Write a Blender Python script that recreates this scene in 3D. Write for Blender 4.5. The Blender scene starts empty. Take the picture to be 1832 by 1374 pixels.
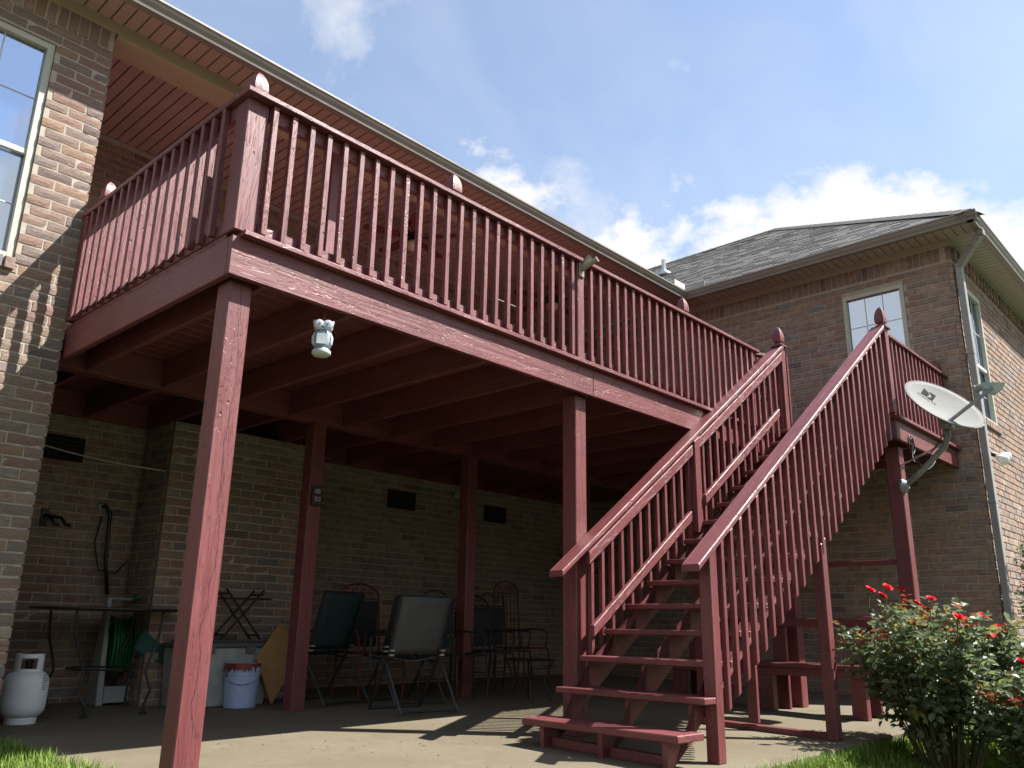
import bpy, bmesh, math, random
from mathutils import Vector, Matrix
R = math.radians
random.seed(7)
sc = bpy.context.scene
C = sc.collection

# ------------------------------------------------------------------ camera
cam_d = bpy.data.cameras.new('camera')
cam_d.sensor_width = 36.0
cam_d.lens = 29.349
cam_d.clip_start = 0.05
cam_d.clip_end = 2000
cam = bpy.data.objects.new('camera', cam_d)
C.objects.link(cam)
CAM = Vector((-2.04476, -4.06251, 0.74383))
rt = Vector((0.67791802, -0.7349543, 0.01641146))
up = Vector((-0.2168113, -0.17855458, 0.95974534))
fw = Vector((0.70243862, 0.65418685, 0.28039176))
M = Matrix((rt, up, -fw)).transposed().to_4x4()
M.translation = CAM
cam.matrix_world = M
sc.camera = cam

# ------------------------------------------------------------------ sun, sky, exposure
SUN = Vector((0.543, -0.580, 1.0)).normalized()
sun_d = bpy.data.lights.new('sun', 'SUN')
sun_d.energy = 5.0
sun_d.angle = R(0.53)
sun_d.color = (1.0, 0.965, 0.91)
sun = bpy.data.objects.new('sun', sun_d)
C.objects.link(sun)
sun.rotation_euler = SUN.to_track_quat('Z', 'Y').to_euler()

sc.view_settings.view_transform = 'Standard'
sc.view_settings.look = 'None'
sc.view_settings.exposure = 1.38
sc.view_settings.gamma = 1.0
sc.view_settings.use_curve_mapping = False

world = bpy.data.worlds.new('World')
sc.world = world
world.use_nodes = True


class NT:
    """small helper round a node tree"""
    def __init__(s, nt):
        s.nt = nt
        nt.nodes.clear()

    def n(s, t, ins=None, **kw):
        nd = s.nt.nodes.new(t)
        for k, v in kw.items():
            setattr(nd, k, v)
        if ins:
            for k, v in ins.items():
                if isinstance(v, bpy.types.NodeSocket):
                    s.nt.links.new(v, nd.inputs[k])
                else:
                    nd.inputs[k].default_value = v
        return nd

    def math(s, op, a, b=None, clamp=False):
        nd = s.nt.nodes.new('ShaderNodeMath')
        nd.operation = op
        nd.use_clamp = clamp
        for i, v in enumerate((a, b)):
            if v is None:
                continue
            if isinstance(v, bpy.types.NodeSocket):
                s.nt.links.new(v, nd.inputs[i])
            else:
                nd.inputs[i].default_value = v
        return nd.outputs[0]

    def ramp(s, fac, stops, interp='LINEAR'):
        nd = s.nt.nodes.new('ShaderNodeValToRGB')
        nd.color_ramp.interpolation = interp
        e = nd.color_ramp.elements
        while len(e) < len(stops):
            e.new(0.5)
        for el, (p, c) in zip(e, stops):
            el.position = p
            el.color = (c, c, c, 1) if not isinstance(c, tuple) else (c[0], c[1], c[2], 1)
        s.nt.links.new(fac, nd.inputs[0])
        return nd.outputs[0]

    def mix(s, fac, a, b, mode='MIX'):
        nd = s.nt.nodes.new('ShaderNodeMix')
        nd.data_type = 'RGBA'
        nd.blend_type = mode
        for i, v in ((0, fac), (6, a), (7, b)):
            if isinstance(v, bpy.types.NodeSocket):
                s.nt.links.new(v, nd.inputs[i])
            else:
                nd.inputs[i].default_value = v if i == 0 else ((v[0], v[1], v[2], 1))
        return nd.outputs[2]

    def mapr(s, v, a, b, c=0.0, d=1.0):
        nd = s.nt.nodes.new('ShaderNodeMapRange')
        s.nt.links.new(v, nd.inputs[0])
        for i, x in enumerate((a, b, c, d)):
            nd.inputs[i + 1].default_value = x
        return nd.outputs[0]


w = NT(world.node_tree)
sky = w.n('ShaderNodeTexSky')
sky.sky_type = 'NISHITA'
sky.sun_disc = False
sky.sun_elevation = math.asin(SUN.z)
sky.sun_rotation = math.atan2(SUN.x, SUN.y)
sky.altitude = 100
sky.air_density = 1.0
sky.dust_density = 0.6
sky.ozone_density = 1.0
tc = w.n('ShaderNodeTexCoord')
nrm = w.n('ShaderNodeVectorMath', {0: tc.outputs['Generated']}, operation='NORMALIZE')
sep = w.n('ShaderNodeSeparateXYZ', {0: nrm.outputs[0]})
elz = sep.outputs[2]
# heaped clouds low above the horizon, a thin uneven veil everywhere: both go right round
warp = w.n('ShaderNodeMapping', {0: nrm.outputs[0], 'Scale': (1.0, 1.0, 1.5), 'Location': (6.1759, 8.5323, 4.519)})
n1 = w.n('ShaderNodeTexNoise', {'Vector': warp.outputs[0], 'Scale': 5.5, 'Detail': 12.0, 'Roughness': 0.60, 'Distortion': 0.15})
n2 = w.n('ShaderNodeTexNoise', {'Vector': warp.outputs[0], 'Scale': 2.1, 'Detail': 3.0, 'Roughness': 0.5})
t_ = w.math('MULTIPLY', w.math('SUBTRACT', 0.470, elz), 11.0)
t_ = w.math('ADD', t_, w.math('MULTIPLY', w.math('SUBTRACT', n1.outputs[0], 0.5), 5.0))
t_ = w.math('ADD', t_, w.math('MULTIPLY', w.math('SUBTRACT', n2.outputs[0], 0.5), 1.9))
cum = w.mapr(t_, 0.0, 0.55)
streak_m = w.n('ShaderNodeMapping', {0: nrm.outputs[0], 'Scale': (1.2, 3.4, 3.0), 'Rotation': (0.5, 0.9, 0.2), 'Location': (0.1, 0.5, 0.3)})
n3 = w.n('ShaderNodeTexNoise', {'Vector': streak_m.outputs[0], 'Scale': 1.7, 'Detail': 8.0, 'Roughness': 0.55, 'Distortion': 0.4})
thin = w.mapr(n3.outputs[0], 0.35, 0.80, 0.08, 0.32)
wisp_m = w.n('ShaderNodeMapping', {0: nrm.outputs[0], 'Scale': (1.0, 1.0, 1.0), 'Rotation': (0, 0, -0.31), 'Location': (-1.9004, 3.1852, -0.1925)})
n4 = w.n('ShaderNodeTexNoise', {'Vector': wisp_m.outputs[0], 'Scale': 4.2, 'Detail': 9.0, 'Roughness': 0.58, 'Distortion': 0.2})
wisp = w.mapr(n4.outputs[0], 0.56, 0.74, 0.0, 0.8)
cl = w.math('MAXIMUM', w.math('MAXIMUM', cum, thin), wisp)
shade = w.mapr(n1.outputs[0], 0.36, 0.62, 0.84, 1.0)
ccol = w.mix(shade, (0.82, 0.87, 0.95), (1.0, 1.0, 1.0))
bg_sky = w.n('ShaderNodeBackground', {'Color': sky.outputs[0], 'Strength': 0.094})
bg_cl = w.n('ShaderNodeBackground', {'Color': ccol, 'Strength': 0.40})
mixw = w.n('ShaderNodeMixShader', {0: cl, 1: bg_sky.outputs[0], 2: bg_cl.outputs[0]})
w.n('ShaderNodeOutputWorld', {0: mixw.outputs[0]})


# ------------------------------------------------------------------ materials
def new_mat(name):
    m = bpy.data.materials.new(name)
    m.use_nodes = True
    return m, NT(m.node_tree)


def finish(t, color, rough=0.7, bump=None, bs=0.2, bd=0.01, spec=0.4, metal=0.0, **kw):
    ins = {'Base Color': color if isinstance(color, bpy.types.NodeSocket) else (*color, 1),
           'Roughness': rough, 'Metallic': metal, 'Specular IOR Level': spec}
    ins.update(kw)
    if bump is not None:
        b = t.n('ShaderNodeBump', {'Height': bump, 'Strength': bs, 'Distance': bd})
        ins['Normal'] = b.outputs[0]
    p = t.n('ShaderNodeBsdfPrincipled', ins)
    t.n('ShaderNodeOutputMaterial', {0: p.outputs[0]})
    return p


def plain(name, col, rough=0.6, metal=0.0, var=0.12, scale=8.0, spec=0.4, bump=0.1, spots=None):
    m, t = new_mat(name)
    tc = t.n('ShaderNodeTexCoord')
    ns = t.n('ShaderNodeTexNoise', {'Vector': tc.outputs['Object'], 'Scale': scale, 'Detail': 6.0, 'Roughness': 0.6})
    dark = tuple(c * (1 - 2 * var) for c in col)
    lite = tuple(min(1, c * (1 + 2 * var)) for c in col)
    c = t.ramp(ns.outputs[0], [(0.25, dark), (0.75, lite)])
    if spots:
        n2 = t.n('ShaderNodeTexNoise', {'Vector': tc.outputs['Object'], 'Scale': spots[1], 'Detail': 5.0, 'Roughness': 0.65})
        c = t.mix(t.mapr(n2.outputs[0], spots[2], spots[2] + 0.05), c, spots[0])
    rg = t.mapr(ns.outputs[0], 0.3, 0.7, rough * 0.85, min(1, rough * 1.12))
    finish(t, c, rg, ns.outputs[0], bump, 0.004, spec, metal)
    return m


def wood(name, axis, rot=0.0, crack=False, base=(0.150, 0.035, 0.037)):
    """red-brown solid stain over rough sawn timber; the grain runs along axis"""
    m, t = new_mat(name)
    tc = t.n('ShaderNodeTexCoord')
    oi = t.n('ShaderNodeObjectInfo')
    off = t.n('ShaderNodeVectorMath', {0: tc.outputs['Object'], 1: (0, 0, 0)}, operation='ADD')
    rnd = t.math('MULTIPLY', oi.outputs['Random'], 37.0)
    comb = t.n('ShaderNodeCombineXYZ', {0: rnd, 1: rnd, 2: rnd})
    t.nt.links.new(comb.outputs[0], off.inputs[1])
    s = [34.0, 34.0, 34.0]
    s[axis] = 1.6
    rm = t.n('ShaderNodeMapping', {0: off.outputs[0], 'Rotation': (0, rot, 0)})
    g = t.n('ShaderNodeMapping', {0: rm.outputs[0], 'Scale': s})
    n1 = t.n('ShaderNodeTexNoise', {'Vector': g.outputs[0], 'Scale': 1.0, 'Detail': 7.0, 'Roughness': 0.62, 'Distortion': 0.6})
    s2 = [7.0, 7.0, 7.0]
    s2[axis] = 1.0
    g2 = t.n('ShaderNodeMapping', {0: rm.outputs[0], 'Scale': s2})
    n2 = t.n('ShaderNodeTexNoise', {'Vector': g2.outputs[0], 'Scale': 1.0, 'Detail': 4.0, 'Roughness': 0.6, 'Distortion': 1.6})
    # knots and cathedral grain: contour lines of the slow noise
    rings = t.math('FRACT', t.math('MULTIPLY', n2.outputs[0], 11.0))
    ring = t.mapr(rings, 0.0, 0.16, 0.0, 1.0)
    n3 = t.n('ShaderNodeTexNoise', {'Vector': off.outputs[0], 'Scale': 2.2, 'Detail': 5.0, 'Roughness': 0.6})
    b = base
    col = t.ramp(n3.outputs[0], [(0.28, tuple(c * 0.80 for c in b)), (0.5, b), (0.75, (b[0] * 1.15, b[1] * 1.25, b[2] * 1.25))])
    fib = t.mapr(n1.outputs[0], 0.30, 0.62, 0.80, 1.04)
    fibc = t.n('ShaderNodeCombineXYZ', {0: fib, 1: fib, 2: fib})
    col = t.mix(1.0, col, fibc.outputs[0], 'MULTIPLY')
    rg_ = t.mapr(ring, 0.0, 1.0, 0.80, 1.0)
    rgc = t.n('ShaderNodeCombineXYZ', {0: rg_, 1: rg_, 2: rg_})
    col = t.mix(1.0, col, rgc.outputs[0], 'MULTIPLY')
    h = t.math('ADD', t.math('MULTIPLY', n1.outputs[0], 0.8), t.math('MULTIPLY', ring, 0.45))
    # small nail holes and dents
    sd = [9.0, 9.0, 9.0]
    sd[axis] = 5.0
    g4 = t.n('ShaderNodeMapping', {0: off.outputs[0], 'Scale': sd})
    vo = t.n('ShaderNodeTexVoronoi', {'Vector': g4.outputs[0], 'Scale': 1.0, 'Randomness': 1.0})
    hole = t.mapr(vo.outputs['Distance'], 0.045, 0.075, 1.0, 0.0)
    col = t.mix(t.math('MULTIPLY', hole, 0.8), col, (0.03, 0.010, 0.010))
    if crack:
        # long drying checks: a thin wandering line that comes and goes
        sx = t.n('ShaderNodeSeparateXYZ', {0: tc.outputs['Object']})
        sl = [3.0, 3.0, 3.0]
        sl[axis] = 2.2
        gw = t.n('ShaderNodeMapping', {0: off.outputs[0], 'Scale': sl})
        nw = t.n('ShaderNodeTexNoise', {'Vector': gw.outputs[0], 'Scale': 1.0, 'Detail': 6.0, 'Roughness': 0.6})
        across = sx.outputs[0] if axis != 0 else sx.outputs[2]
        line = t.math('ABSOLUTE', t.math('SUBTRACT', across, t.math('MULTIPLY', t.math('SUBTRACT', nw.outputs[0], 0.44), 0.16)))
        ng = t.n('ShaderNodeTexNoise', {'Vector': off.outputs[0], 'Scale': 2.0, 'Detail': 2.0})
        wd = t.mapr(ng.outputs[0], 0.38, 0.62, 0.0, 0.0034)
        ck = t.math('LESS_THAN', line, wd)
        col = t.mix(t.math('MULTIPLY', ck, 0.85), col, (0.035, 0.012, 0.012))
        h = t.math('SUBTRACT', h, t.math('MULTIPLY', ck, 1.2))
    h = t.math('SUBTRACT', h, t.math('MULTIPLY', hole, 1.0))
    rg = t.mapr(n1.outputs[0], 0.3, 0.7, 0.40, 0.58)
    finish(t, col, rg, h, 0.55, 0.007, 0.62)
    return m


def brick_mat(name, per_object):
    m, t = new_mat(name)
    tc = t.n('ShaderNodeTexCoord')
    if per_object:
        oi = t.n('ShaderNodeObjectInfo')
        rnd = oi.outputs['Random']
        rr = t.math('MULTIPLY', rnd, 91.0)
        cb = t.n('ShaderNodeCombineXYZ', {0: rr, 1: rr, 2: rr})
        pos = t.n('ShaderNodeVectorMath', {0: tc.outputs['Object'], 1: cb.outputs[0]}, operation='ADD').outputs[0]
    else:
        at = t.n('ShaderNodeAttribute', attribute_name='rnd')
        rnd = at.outputs['Fac']
        pos = tc.outputs['Object']
    base = t.ramp(rnd, [(0.0, (0.300, 0.215, 0.168)), (0.15, (0.270, 0.200, 0.168)), (0.29, (0.315, 0.212, 0.150)), (0.38, (0.250, 0.198, 0.175)),
                        (0.54, (0.290, 0.193, 0.152)), (0.66, (0.265, 0.172, 0.143)), (0.76, (0.325, 0.245, 0.195)), (0.86, (0.280, 0.212, 0.172)), (0.955, (0.190, 0.140, 0.130)), (0.985, (0.205, 0.195, 0.195))], 'CONSTANT')
    n1 = t.n('ShaderNodeTexNoise', {'Vector': pos, 'Scale': 14.0, 'Detail': 8.0, 'Roughness': 0.65})
    n2 = t.n('ShaderNodeTexNoise', {'Vector': pos, 'Scale': 60.0, 'Detail': 5.0, 'Roughness': 0.7})
    sm = t.n('ShaderNodeMapping', {0: pos, 'Scale': (5.0, 5.0, 30.0)})
    n3 = t.n('ShaderNodeTexNoise', {'Vector': sm.outputs[0], 'Scale': 1.0, 'Detail': 4.0, 'Distortion': 1.2})
    f = t.mapr(n1.outputs[0], 0.3, 0.7, 0.68, 1.24)
    fc = t.n('ShaderNodeCombineXYZ', {0: f, 1: f, 2: f})
    col = t.mix(1.0, base, fc.outputs[0], 'MULTIPLY')
    col = t.mix(t.mapr(n3.outputs[0], 0.60, 0.72, 0.0, 0.55), col, (0.12, 0.085, 0.075))
    col = t.mix(t.mapr(n2.outputs[0], 0.60, 0.75, 0.0, 0.5), col, (0.36, 0.30, 0.23))
    h = t.math('ADD', n1.outputs[0], t.math('MULTIPLY', n2.outputs[0], 0.5))
    h = t.math('SUBTRACT', h, t.math('MULTIPLY', t.mapr(n3.outputs[0], 0.6, 0.7), 0.5))
    finish(t, col, 0.9, h, 0.8, 0.010, 0.25)
    return m


def concrete():
    m, t = new_mat('concrete')
    tc = t.n('ShaderNodeTexCoord')
    v = tc.outputs['Object']
    a = t.n('ShaderNodeTexNoise', {'Vector': v, 'Scale': 0.9, 'Detail': 6.0, 'Roughness': 0.6, 'Distortion': 0.4})
    b = t.n('ShaderNodeTexNoise', {'Vector': v, 'Scale': 7.0, 'Detail': 8.0, 'Roughness': 0.7})
    c = t.n('ShaderNodeTexNoise', {'Vector': v, 'Scale': 120.0, 'Detail': 3.0})
    col = t.ramp(a.outputs[0], [(0.25, (0.120, 0.099, 0.064)), (0.5, (0.144, 0.121, 0.080)), (0.75, (0.158, 0.137, 0.098))])
    col = t.mix(t.mapr(b.outputs[0], 0.55, 0.72, 0.0, 0.5), col, (0.095, 0.076, 0.048))
    f = t.mapr(c.outputs[0], 0.3, 0.7, 0.86, 1.1)
    fc = t.n('ShaderNodeCombineXYZ', {0: f, 1: f, 2: f})
    col = t.mix(1.0, col, fc.outputs[0], 'MULTIPLY')
    st = t.n('ShaderNodeTexNoise', {'Vector': v, 'Scale': 2.3, 'Detail': 9.0, 'Roughness': 0.68, 'Distortion': 0.8})
    col = t.mix(t.mapr(st.outputs[0], 0.52, 0.66, 0.0, 0.18), col, (0.075, 0.062, 0.042))
    col = t.mix(t.mapr(st.outputs[0], 0.42, 0.30, 0.0, 0.4), col, (0.20, 0.175, 0.13))
    vo = t.n('ShaderNodeTexVoronoi', {'Vector': v, 'Scale': 5.0})
    col = t.mix(t.mapr(vo.outputs['Distance'], 0.03, 0.06, 0.55, 0.0), col, (0.10, 0.075, 0.05))
    h = t.math('ADD', t.math('MULTIPLY', b.outputs[0], 0.6), t.math('MULTIPLY', c.outputs[0], 0.25))
    finish(t, col, 0.88, h, 0.25, 0.006, 0.3)
    return m


def leaf_mat(name, stops, trans=0.35, rough=0.38, spec=0.5):
    m, t = new_mat(name)
    at = t.n('ShaderNodeAttribute', attribute_name='rnd')
    col = t.ramp(at.outputs['Fac'], stops)
    p = t.n('ShaderNodeBsdfPrincipled', {'Base Color': col, 'Roughness': rough, 'Specular IOR Level': spec})
    tr = t.n('ShaderNodeBsdfTranslucent', {'Color': col})
    mx = t.n('ShaderNodeMixShader', {0: trans, 1: p.outputs[0], 2: tr.outputs[0]})
    t.n('ShaderNodeOutputMaterial', {0: mx.outputs[0]})
    return m


def shingle_mat():
    m, t = new_mat('asphalt_shingle')
    tc = t.n('ShaderNodeTexCoord')
    at = t.n('ShaderNodeAttribute', attribute_name='rnd')
    v = tc.outputs['Object']
    a = t.n('ShaderNodeTexNoise', {'Vector': v, 'Scale': 0.8, 'Detail': 4.0, 'Roughness': 0.6})
    b = t.n('ShaderNodeTexNoise', {'Vector': v, 'Scale': 90.0, 'Detail': 4.0})
    col = t.ramp(at.outputs['Fac'], [(0.0, (0.082, 0.080, 0.080)), (0.5, (0.105, 0.102, 0.100)), (1.0, (0.135, 0.130, 0.126))])
    f = t.math('MULTIPLY', t.mapr(a.outputs[0], 0.3, 0.7, 0.85, 1.12), t.mapr(b.outputs[0], 0.3, 0.7, 0.75, 1.2))
    fc = t.n('ShaderNodeCombineXYZ', {0: f, 1: f, 2: f})
    col = t.mix(1.0, col, fc.outputs[0], 'MULTIPLY')
    finish(t, col, 0.92, b.outputs[0], 0.4, 0.004, 0.3)
    return m


def window_pane_mat():
    """coated double glazing: part mirror of the sky, part the pale blind close behind it"""
    m, t = new_mat('coated_glass')
    g = t.n('ShaderNodeBsdfGlossy', {'Color': (0.85, 0.92, 1.0, 1), 'Roughness': 0.03})
    tr = t.n('ShaderNodeBsdfTransparent', {'Color': (0.62, 0.72, 0.85, 1)})
    mx = t.n('ShaderNodeMixShader', {0: 0.42, 1: tr.outputs[0], 2: g.outputs[0]})
    t.n('ShaderNodeOutputMaterial', {0: mx.outputs[0]})
    return m


WX, WY, WZ = wood('stained_wood_x', 0), wood('stained_wood_y', 1), wood('stained_wood_z', 2)
WZC = wood('stained_wood_post', 2, crack=True)
WXC = wood('stained_wood_beam', 0, crack=True)
SLOPE = 0.7263
WS = wood('stained_wood_rail', 0, rot=math.atan(SLOPE))
BRO, BRS = brick_mat('clay_brick', True), brick_mat('clay_brick_far', False)
MORTAR = plain('mortar', (0.385, 0.335, 0.28), 0.95, var=0.10, scale=20, spec=0.2, bump=0.3)
CONC = concrete()
TAN = plain('tan_trim', (0.40, 0.335, 0.235), 0.5, var=0.04, scale=3)
VINYL = plain('soffit_vinyl', (0.38, 0.275, 0.23), 0.5, var=0.05, scale=2)
VINYL2 = plain('wing_soffit_vinyl', (0.42, 0.36, 0.31), 0.5, var=0.04, scale=2)
GUT = plain('gutter_metal', (0.21, 0.19, 0.165), 0.42, var=0.06, scale=4)
DSP = plain('downspout_metal', (0.25, 0.25, 0.24), 0.42, var=0.06, scale=4)
FRAME = plain('window_frame', (0.44, 0.43, 0.36), 0.45, var=0.04)
SASH = plain('sash_white', (0.72, 0.70, 0.64), 0.4, var=0.03)
MUNT = plain('muntin_grey', (0.55, 0.57, 0.57), 0.5, var=0.02)
BLIND = plain('blind', (0.52, 0.58, 0.63), 0.7, var=0.03)
GLASS = window_pane_mat()
SHING = shingle_mat()
DARK = plain('dark_grille', (0.018, 0.017, 0.016), 0.7)
IRON = plain('wrought_iron', (0.022, 0.022, 0.024), 0.45, var=0.15)
REDIRON = plain('red_iron', (0.11, 0.022, 0.020), 0.45, var=0.15)
STEEL = plain('grey_steel', (0.20, 0.21, 0.21), 0.4, 0.3)
DKSTEEL = plain('dark_steel', (0.06, 0.065, 0.072), 0.4, 0.2)
ALU = plain('bare_metal', (0.55, 0.56, 0.56), 0.3, 0.8)
WHITE = plain('white_enamel', (0.74, 0.78, 0.78), 0.35, var=0.04, scale=5, spots=((0.16, 0.10, 0.06), 9.0, 0.70))
DISH = plain('dish_paint', (0.215, 0.215, 0.208), 0.9, var=0.06, scale=5, spec=0.03, spots=((0.09, 0.08, 0.065), 12.0, 0.69))
DISHB = plain('dish_back', (0.20, 0.20, 0.205), 0.5)
BUCKET = plain('blue_plastic', (0.36, 0.45, 0.66), 0.42, var=0.04)
PAINT = plain('red_paint_drip', (0.16, 0.03, 0.03), 0.35)
PLY = plain('brown_board', (0.36, 0.20, 0.085), 0.8, var=0.10, scale=6)
GREYPL = plain('grey_plastic', (0.30, 0.32, 0.31), 0.5)
LIDPL = plain('dark_lid', (0.10, 0.10, 0.10), 0.5)
GREEN = plain('green_hose', (0.012, 0.16, 0.055), 0.4, var=0.12)
DKGREEN = plain('dark_green_canvas', (0.02, 0.075, 0.06), 0.7)
TEAL = plain('teal_sling', (0.014, 0.030, 0.034), 0.75)
GREYS = plain('grey_sling', (0.075, 0.075, 0.074), 0.75)
BLACKS = plain('black_sling', (0.018, 0.020, 0.024), 0.75)
BLACK = plain('black_plastic', (0.012, 0.012, 0.013), 0.35)
OWLW = plain('owl_white', (0.42, 0.44, 0.46), 0.4, var=0.05)
OWLM = plain('owl_grey_blue', (0.22, 0.27, 0.33), 0.4, var=0.08)
OWLB = plain('owl_blue', (0.11, 0.16, 0.26), 0.45)
CHAIN = plain('rusty_chain', (0.22, 0.055, 0.04), 0.6)
KHAKI = plain('khaki_metal', (0.24, 0.23, 0.165), 0.4)
GLOBE = plain('frosted_globe', (0.62, 0.52, 0.36), 0.4, var=0.05)
FAN = plain('fan_blade', (0.14, 0.035, 0.032), 0.5)
LAMPGL = plain('lamp_glass', (0.75, 0.76, 0.76), 0.15)
STEM = plain('stem', (0.10, 0.085, 0.04), 0.8)
FLOWER = plain("rose_red", (0.62, 0.010, 0.022), 0.6, var=0.15, scale=40, spec=0.15)
PINK = plain('petal_pink', (0.62, 0.10, 0.26), 0.5, var=0.15, scale=40)
LAWN = plain('lawn_soil', (0.050, 0.066, 0.028), 0.95, var=0.25, scale=12, bump=0.6)
CABLE = plain('black_cable', (0.012, 0.012, 0.012), 0.5)
ROPE = plain('pale_rope', (0.55, 0.53, 0.48), 0.8)
LOGO = plain('logo_grey', (0.035, 0.038, 0.038), 0.9, spec=0.02)
ROSELEAF = leaf_mat('rose_leaf', [(0.0, (0.10, 0.135, 0.065)), (0.45, (0.16, 0.205, 0.105)), (0.68, (0.185, 0.225, 0.085)), (0.82, (0.24, 0.25, 0.06)),
                                  (0.92, (0.26, 0.12, 0.035)), (1.0, (0.26, 0.04, 0.025))], 0.52, 0.42, 0.5)
GRASS = leaf_mat('grass_blade', [(0.0, (0.10, 0.18, 0.030)), (0.6, (0.18, 0.28, 0.045)), (0.9, (0.24, 0.31, 0.06)), (1.0, (0.28, 0.25, 0.11))], 0.35, 0.5, 0.3)
DEBRIS = plain('dry_leaf', (0.10, 0.065, 0.03), 0.9, var=0.2)

# ------------------------------------------------------------------ object helpers
OFF = {}


def thing(name, label, cat, loc=(0, 0, 0), rz=0.0, group=None, local=False):
    o = bpy.data.objects.new(name, None)
    o.empty_display_size = 0.1
    C.objects.link(o)
    o.location = loc
    o.rotation_euler = (0, 0, rz)
    o['label'] = label
    o['category'] = cat
    if group:
        o['group'] = group
    OFF[o] = Vector((0, 0, 0)) if local else Vector(loc)
    return o


def finish_mesh(name, me, mat, parent, kind=None, label=None, smooth=False):
    vs = me.vertices
    lo = Vector((min(v.co.x for v in vs), min(v.co.y for v in vs), min(v.co.z for v in vs)))
    hi_ = Vector((max(v.co.x for v in vs), max(v.co.y for v in vs), max(v.co.z for v in vs)))
    c = (lo + hi_) / 2
    me.transform(Matrix.Translation(-c))
    for m in (mat if isinstance(mat, (list, tuple)) else [mat]):
        me.materials.append(m)
    if smooth:
        for p in me.polygons:
            p.use_smooth = True
    o = bpy.data.objects.new(name, me)
    C.objects.link(o)
    if parent is not None:
        o.parent = parent
        o.location = c - OFF[parent]
    else:
        o.location = c
    OFF[o] = c
    if kind:
        o['kind'] = kind
    if label:
        o['label'] = label
    return o


def part(name, bm, mat, parent, **kw):
    bmesh.ops.recalc_face_normals(bm, faces=bm.faces[:])
    me = bpy.data.meshes.new(name)
    bm.to_mesh(me)
    bm.free()
    return finish_mesh(name, me, mat, parent, **kw)


def clone(o, parent, delta):
    """a copy of a part, sharing its mesh, moved by delta in build space"""
    c = o.copy()
    C.objects.link(c)
    c.parent = parent
    OFF[c] = OFF[o] + Vector(delta)
    c.location = OFF[c] - OFF[parent]
    return c


def nb():
    return bmesh.new()


def add_pts_box(bm, pts8, bev=0.0):
    vs = [bm.verts.new(p) for p in pts8]
    fs = [bm.faces.new([vs[i] for i in f]) for f in ((0, 1, 2, 3), (7, 6, 5, 4), (0, 4, 5, 1), (1, 5, 6, 2), (2, 6, 7, 3), (3, 7, 4, 0))]
    if bev > 0:
        es = list({e for f in fs for e in f.edges})
        bmesh.ops.bevel(bm, geom=es, offset=bev, segments=1, affect='EDGES', profile=0.5)
    return bm


def box(bm, a, b, bev=0.0):
    (x0, y0, z0), (x1, y1, z1) = a, b
    return add_pts_box(bm, [(x0, y0, z0), (x1, y0, z0), (x1, y1, z0), (x0, y1, z0), (x0, y0, z1), (x1, y0, z1), (x1, y1, z1), (x0, y1, z1)], bev)


def sbox(bm, u0, u1, v0, v1, f0, f1, bev=0.0):
    """box whose bottom/top heights are functions of u (sloping boards, posts on the sloping slab)"""
    return add_pts_box(bm, [(u0, v0, f0(u0)), (u1, v0, f0(u1)), (u1, v1, f0(u1)), (u0, v1, f0(u0)),
                            (u0, v0, f1(u0)), (u1, v0, f1(u1)), (u1, v1, f1(u1)), (u0, v1, f1(u0))], bev)


def tube(bm, pts, r, n=8, cap=True):
    pts = [Vector(p) for p in pts]
    rings = []
    nrm_ = None
    for i, p in enumerate(pts):
        d = (pts[min(i + 1, len(pts) - 1)] - pts[max(i - 1, 0)]).normalized()
        if nrm_ is None:
            nrm_ = d.orthogonal().normalized()
        else:
            nrm_ = (nrm_ - d * nrm_.dot(d))
            nrm_ = nrm_.normalized() if nrm_.length > 1e-6 else d.orthogonal().normalized()
        b = d.cross(nrm_)
        rr = r[i] if isinstance(r, (list, tuple)) else r
        rings.append([bm.verts.new(p + (nrm_ * math.cos(2 * math.pi * k / n) + b * math.sin(2 * math.pi * k / n)) * rr) for k in range(n)])
    for a, b in zip(rings, rings[1:]):
        for k in range(n):
            bm.faces.new((a[k], a[(k + 1) % n], b[(k + 1) % n], b[k]))
    if cap:
        bm.faces.new(rings[0][::-1])
        bm.faces.new(rings[-1])
    return bm


def lathe(bm, prof, n=16, c=(0, 0, 0), sx=1.0, sy=1.0, square=False):
    c = Vector(c)
    rings = []
    for r, z in prof:
        ring = []
        for k in range(n):
            a = 2 * math.pi * (k + (0.5 if square else 0)) / n
            ring.append(bm.verts.new(c + Vector((r * sx * math.cos(a), r * sy * math.sin(a), z))))
        rings.append(ring)
    for a, b in zip(rings, rings[1:]):
        for k in range(n):
            bm.faces.new((a[k], a[(k + 1) % n], b[(k + 1) % n], b[k]))
    bm.faces.new(rings[0][::-1])
    bm.faces.new(rings[-1])
    return bm


def prism(bm, poly, ext):
    """polygon (list of 3D points) pushed along ext"""
    ext = Vector(ext)
    a = [bm.verts.new(Vector(p)) for p in poly]
    b = [bm.verts.new(Vector(p) + ext) for p in poly]
    bm.faces.new(a)
    bm.faces.new(b[::-1])
    n = len(a)
    for i in range(n):
        bm.faces.new((a[i], b[i], b[(i + 1) % n], a[(i + 1) % n]))
    return bm


def arc(c, r, a0, a1, n, ax=(1, 0, 0), ay=(0, 0, 1)):
    c, ax, ay = Vector(c), Vector(ax), Vector(ay)
    return [c + ax * (r * math.cos(a0 + (a1 - a0) * i / n)) + ay * (r * math.sin(a0 + (a1 - a0) * i / n)) for i in range(n + 1)]


def G(x, y):
    """the patio drains gently away from the house"""
    return -0.057 + 0.0095 * x + 0.019 * y


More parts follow.
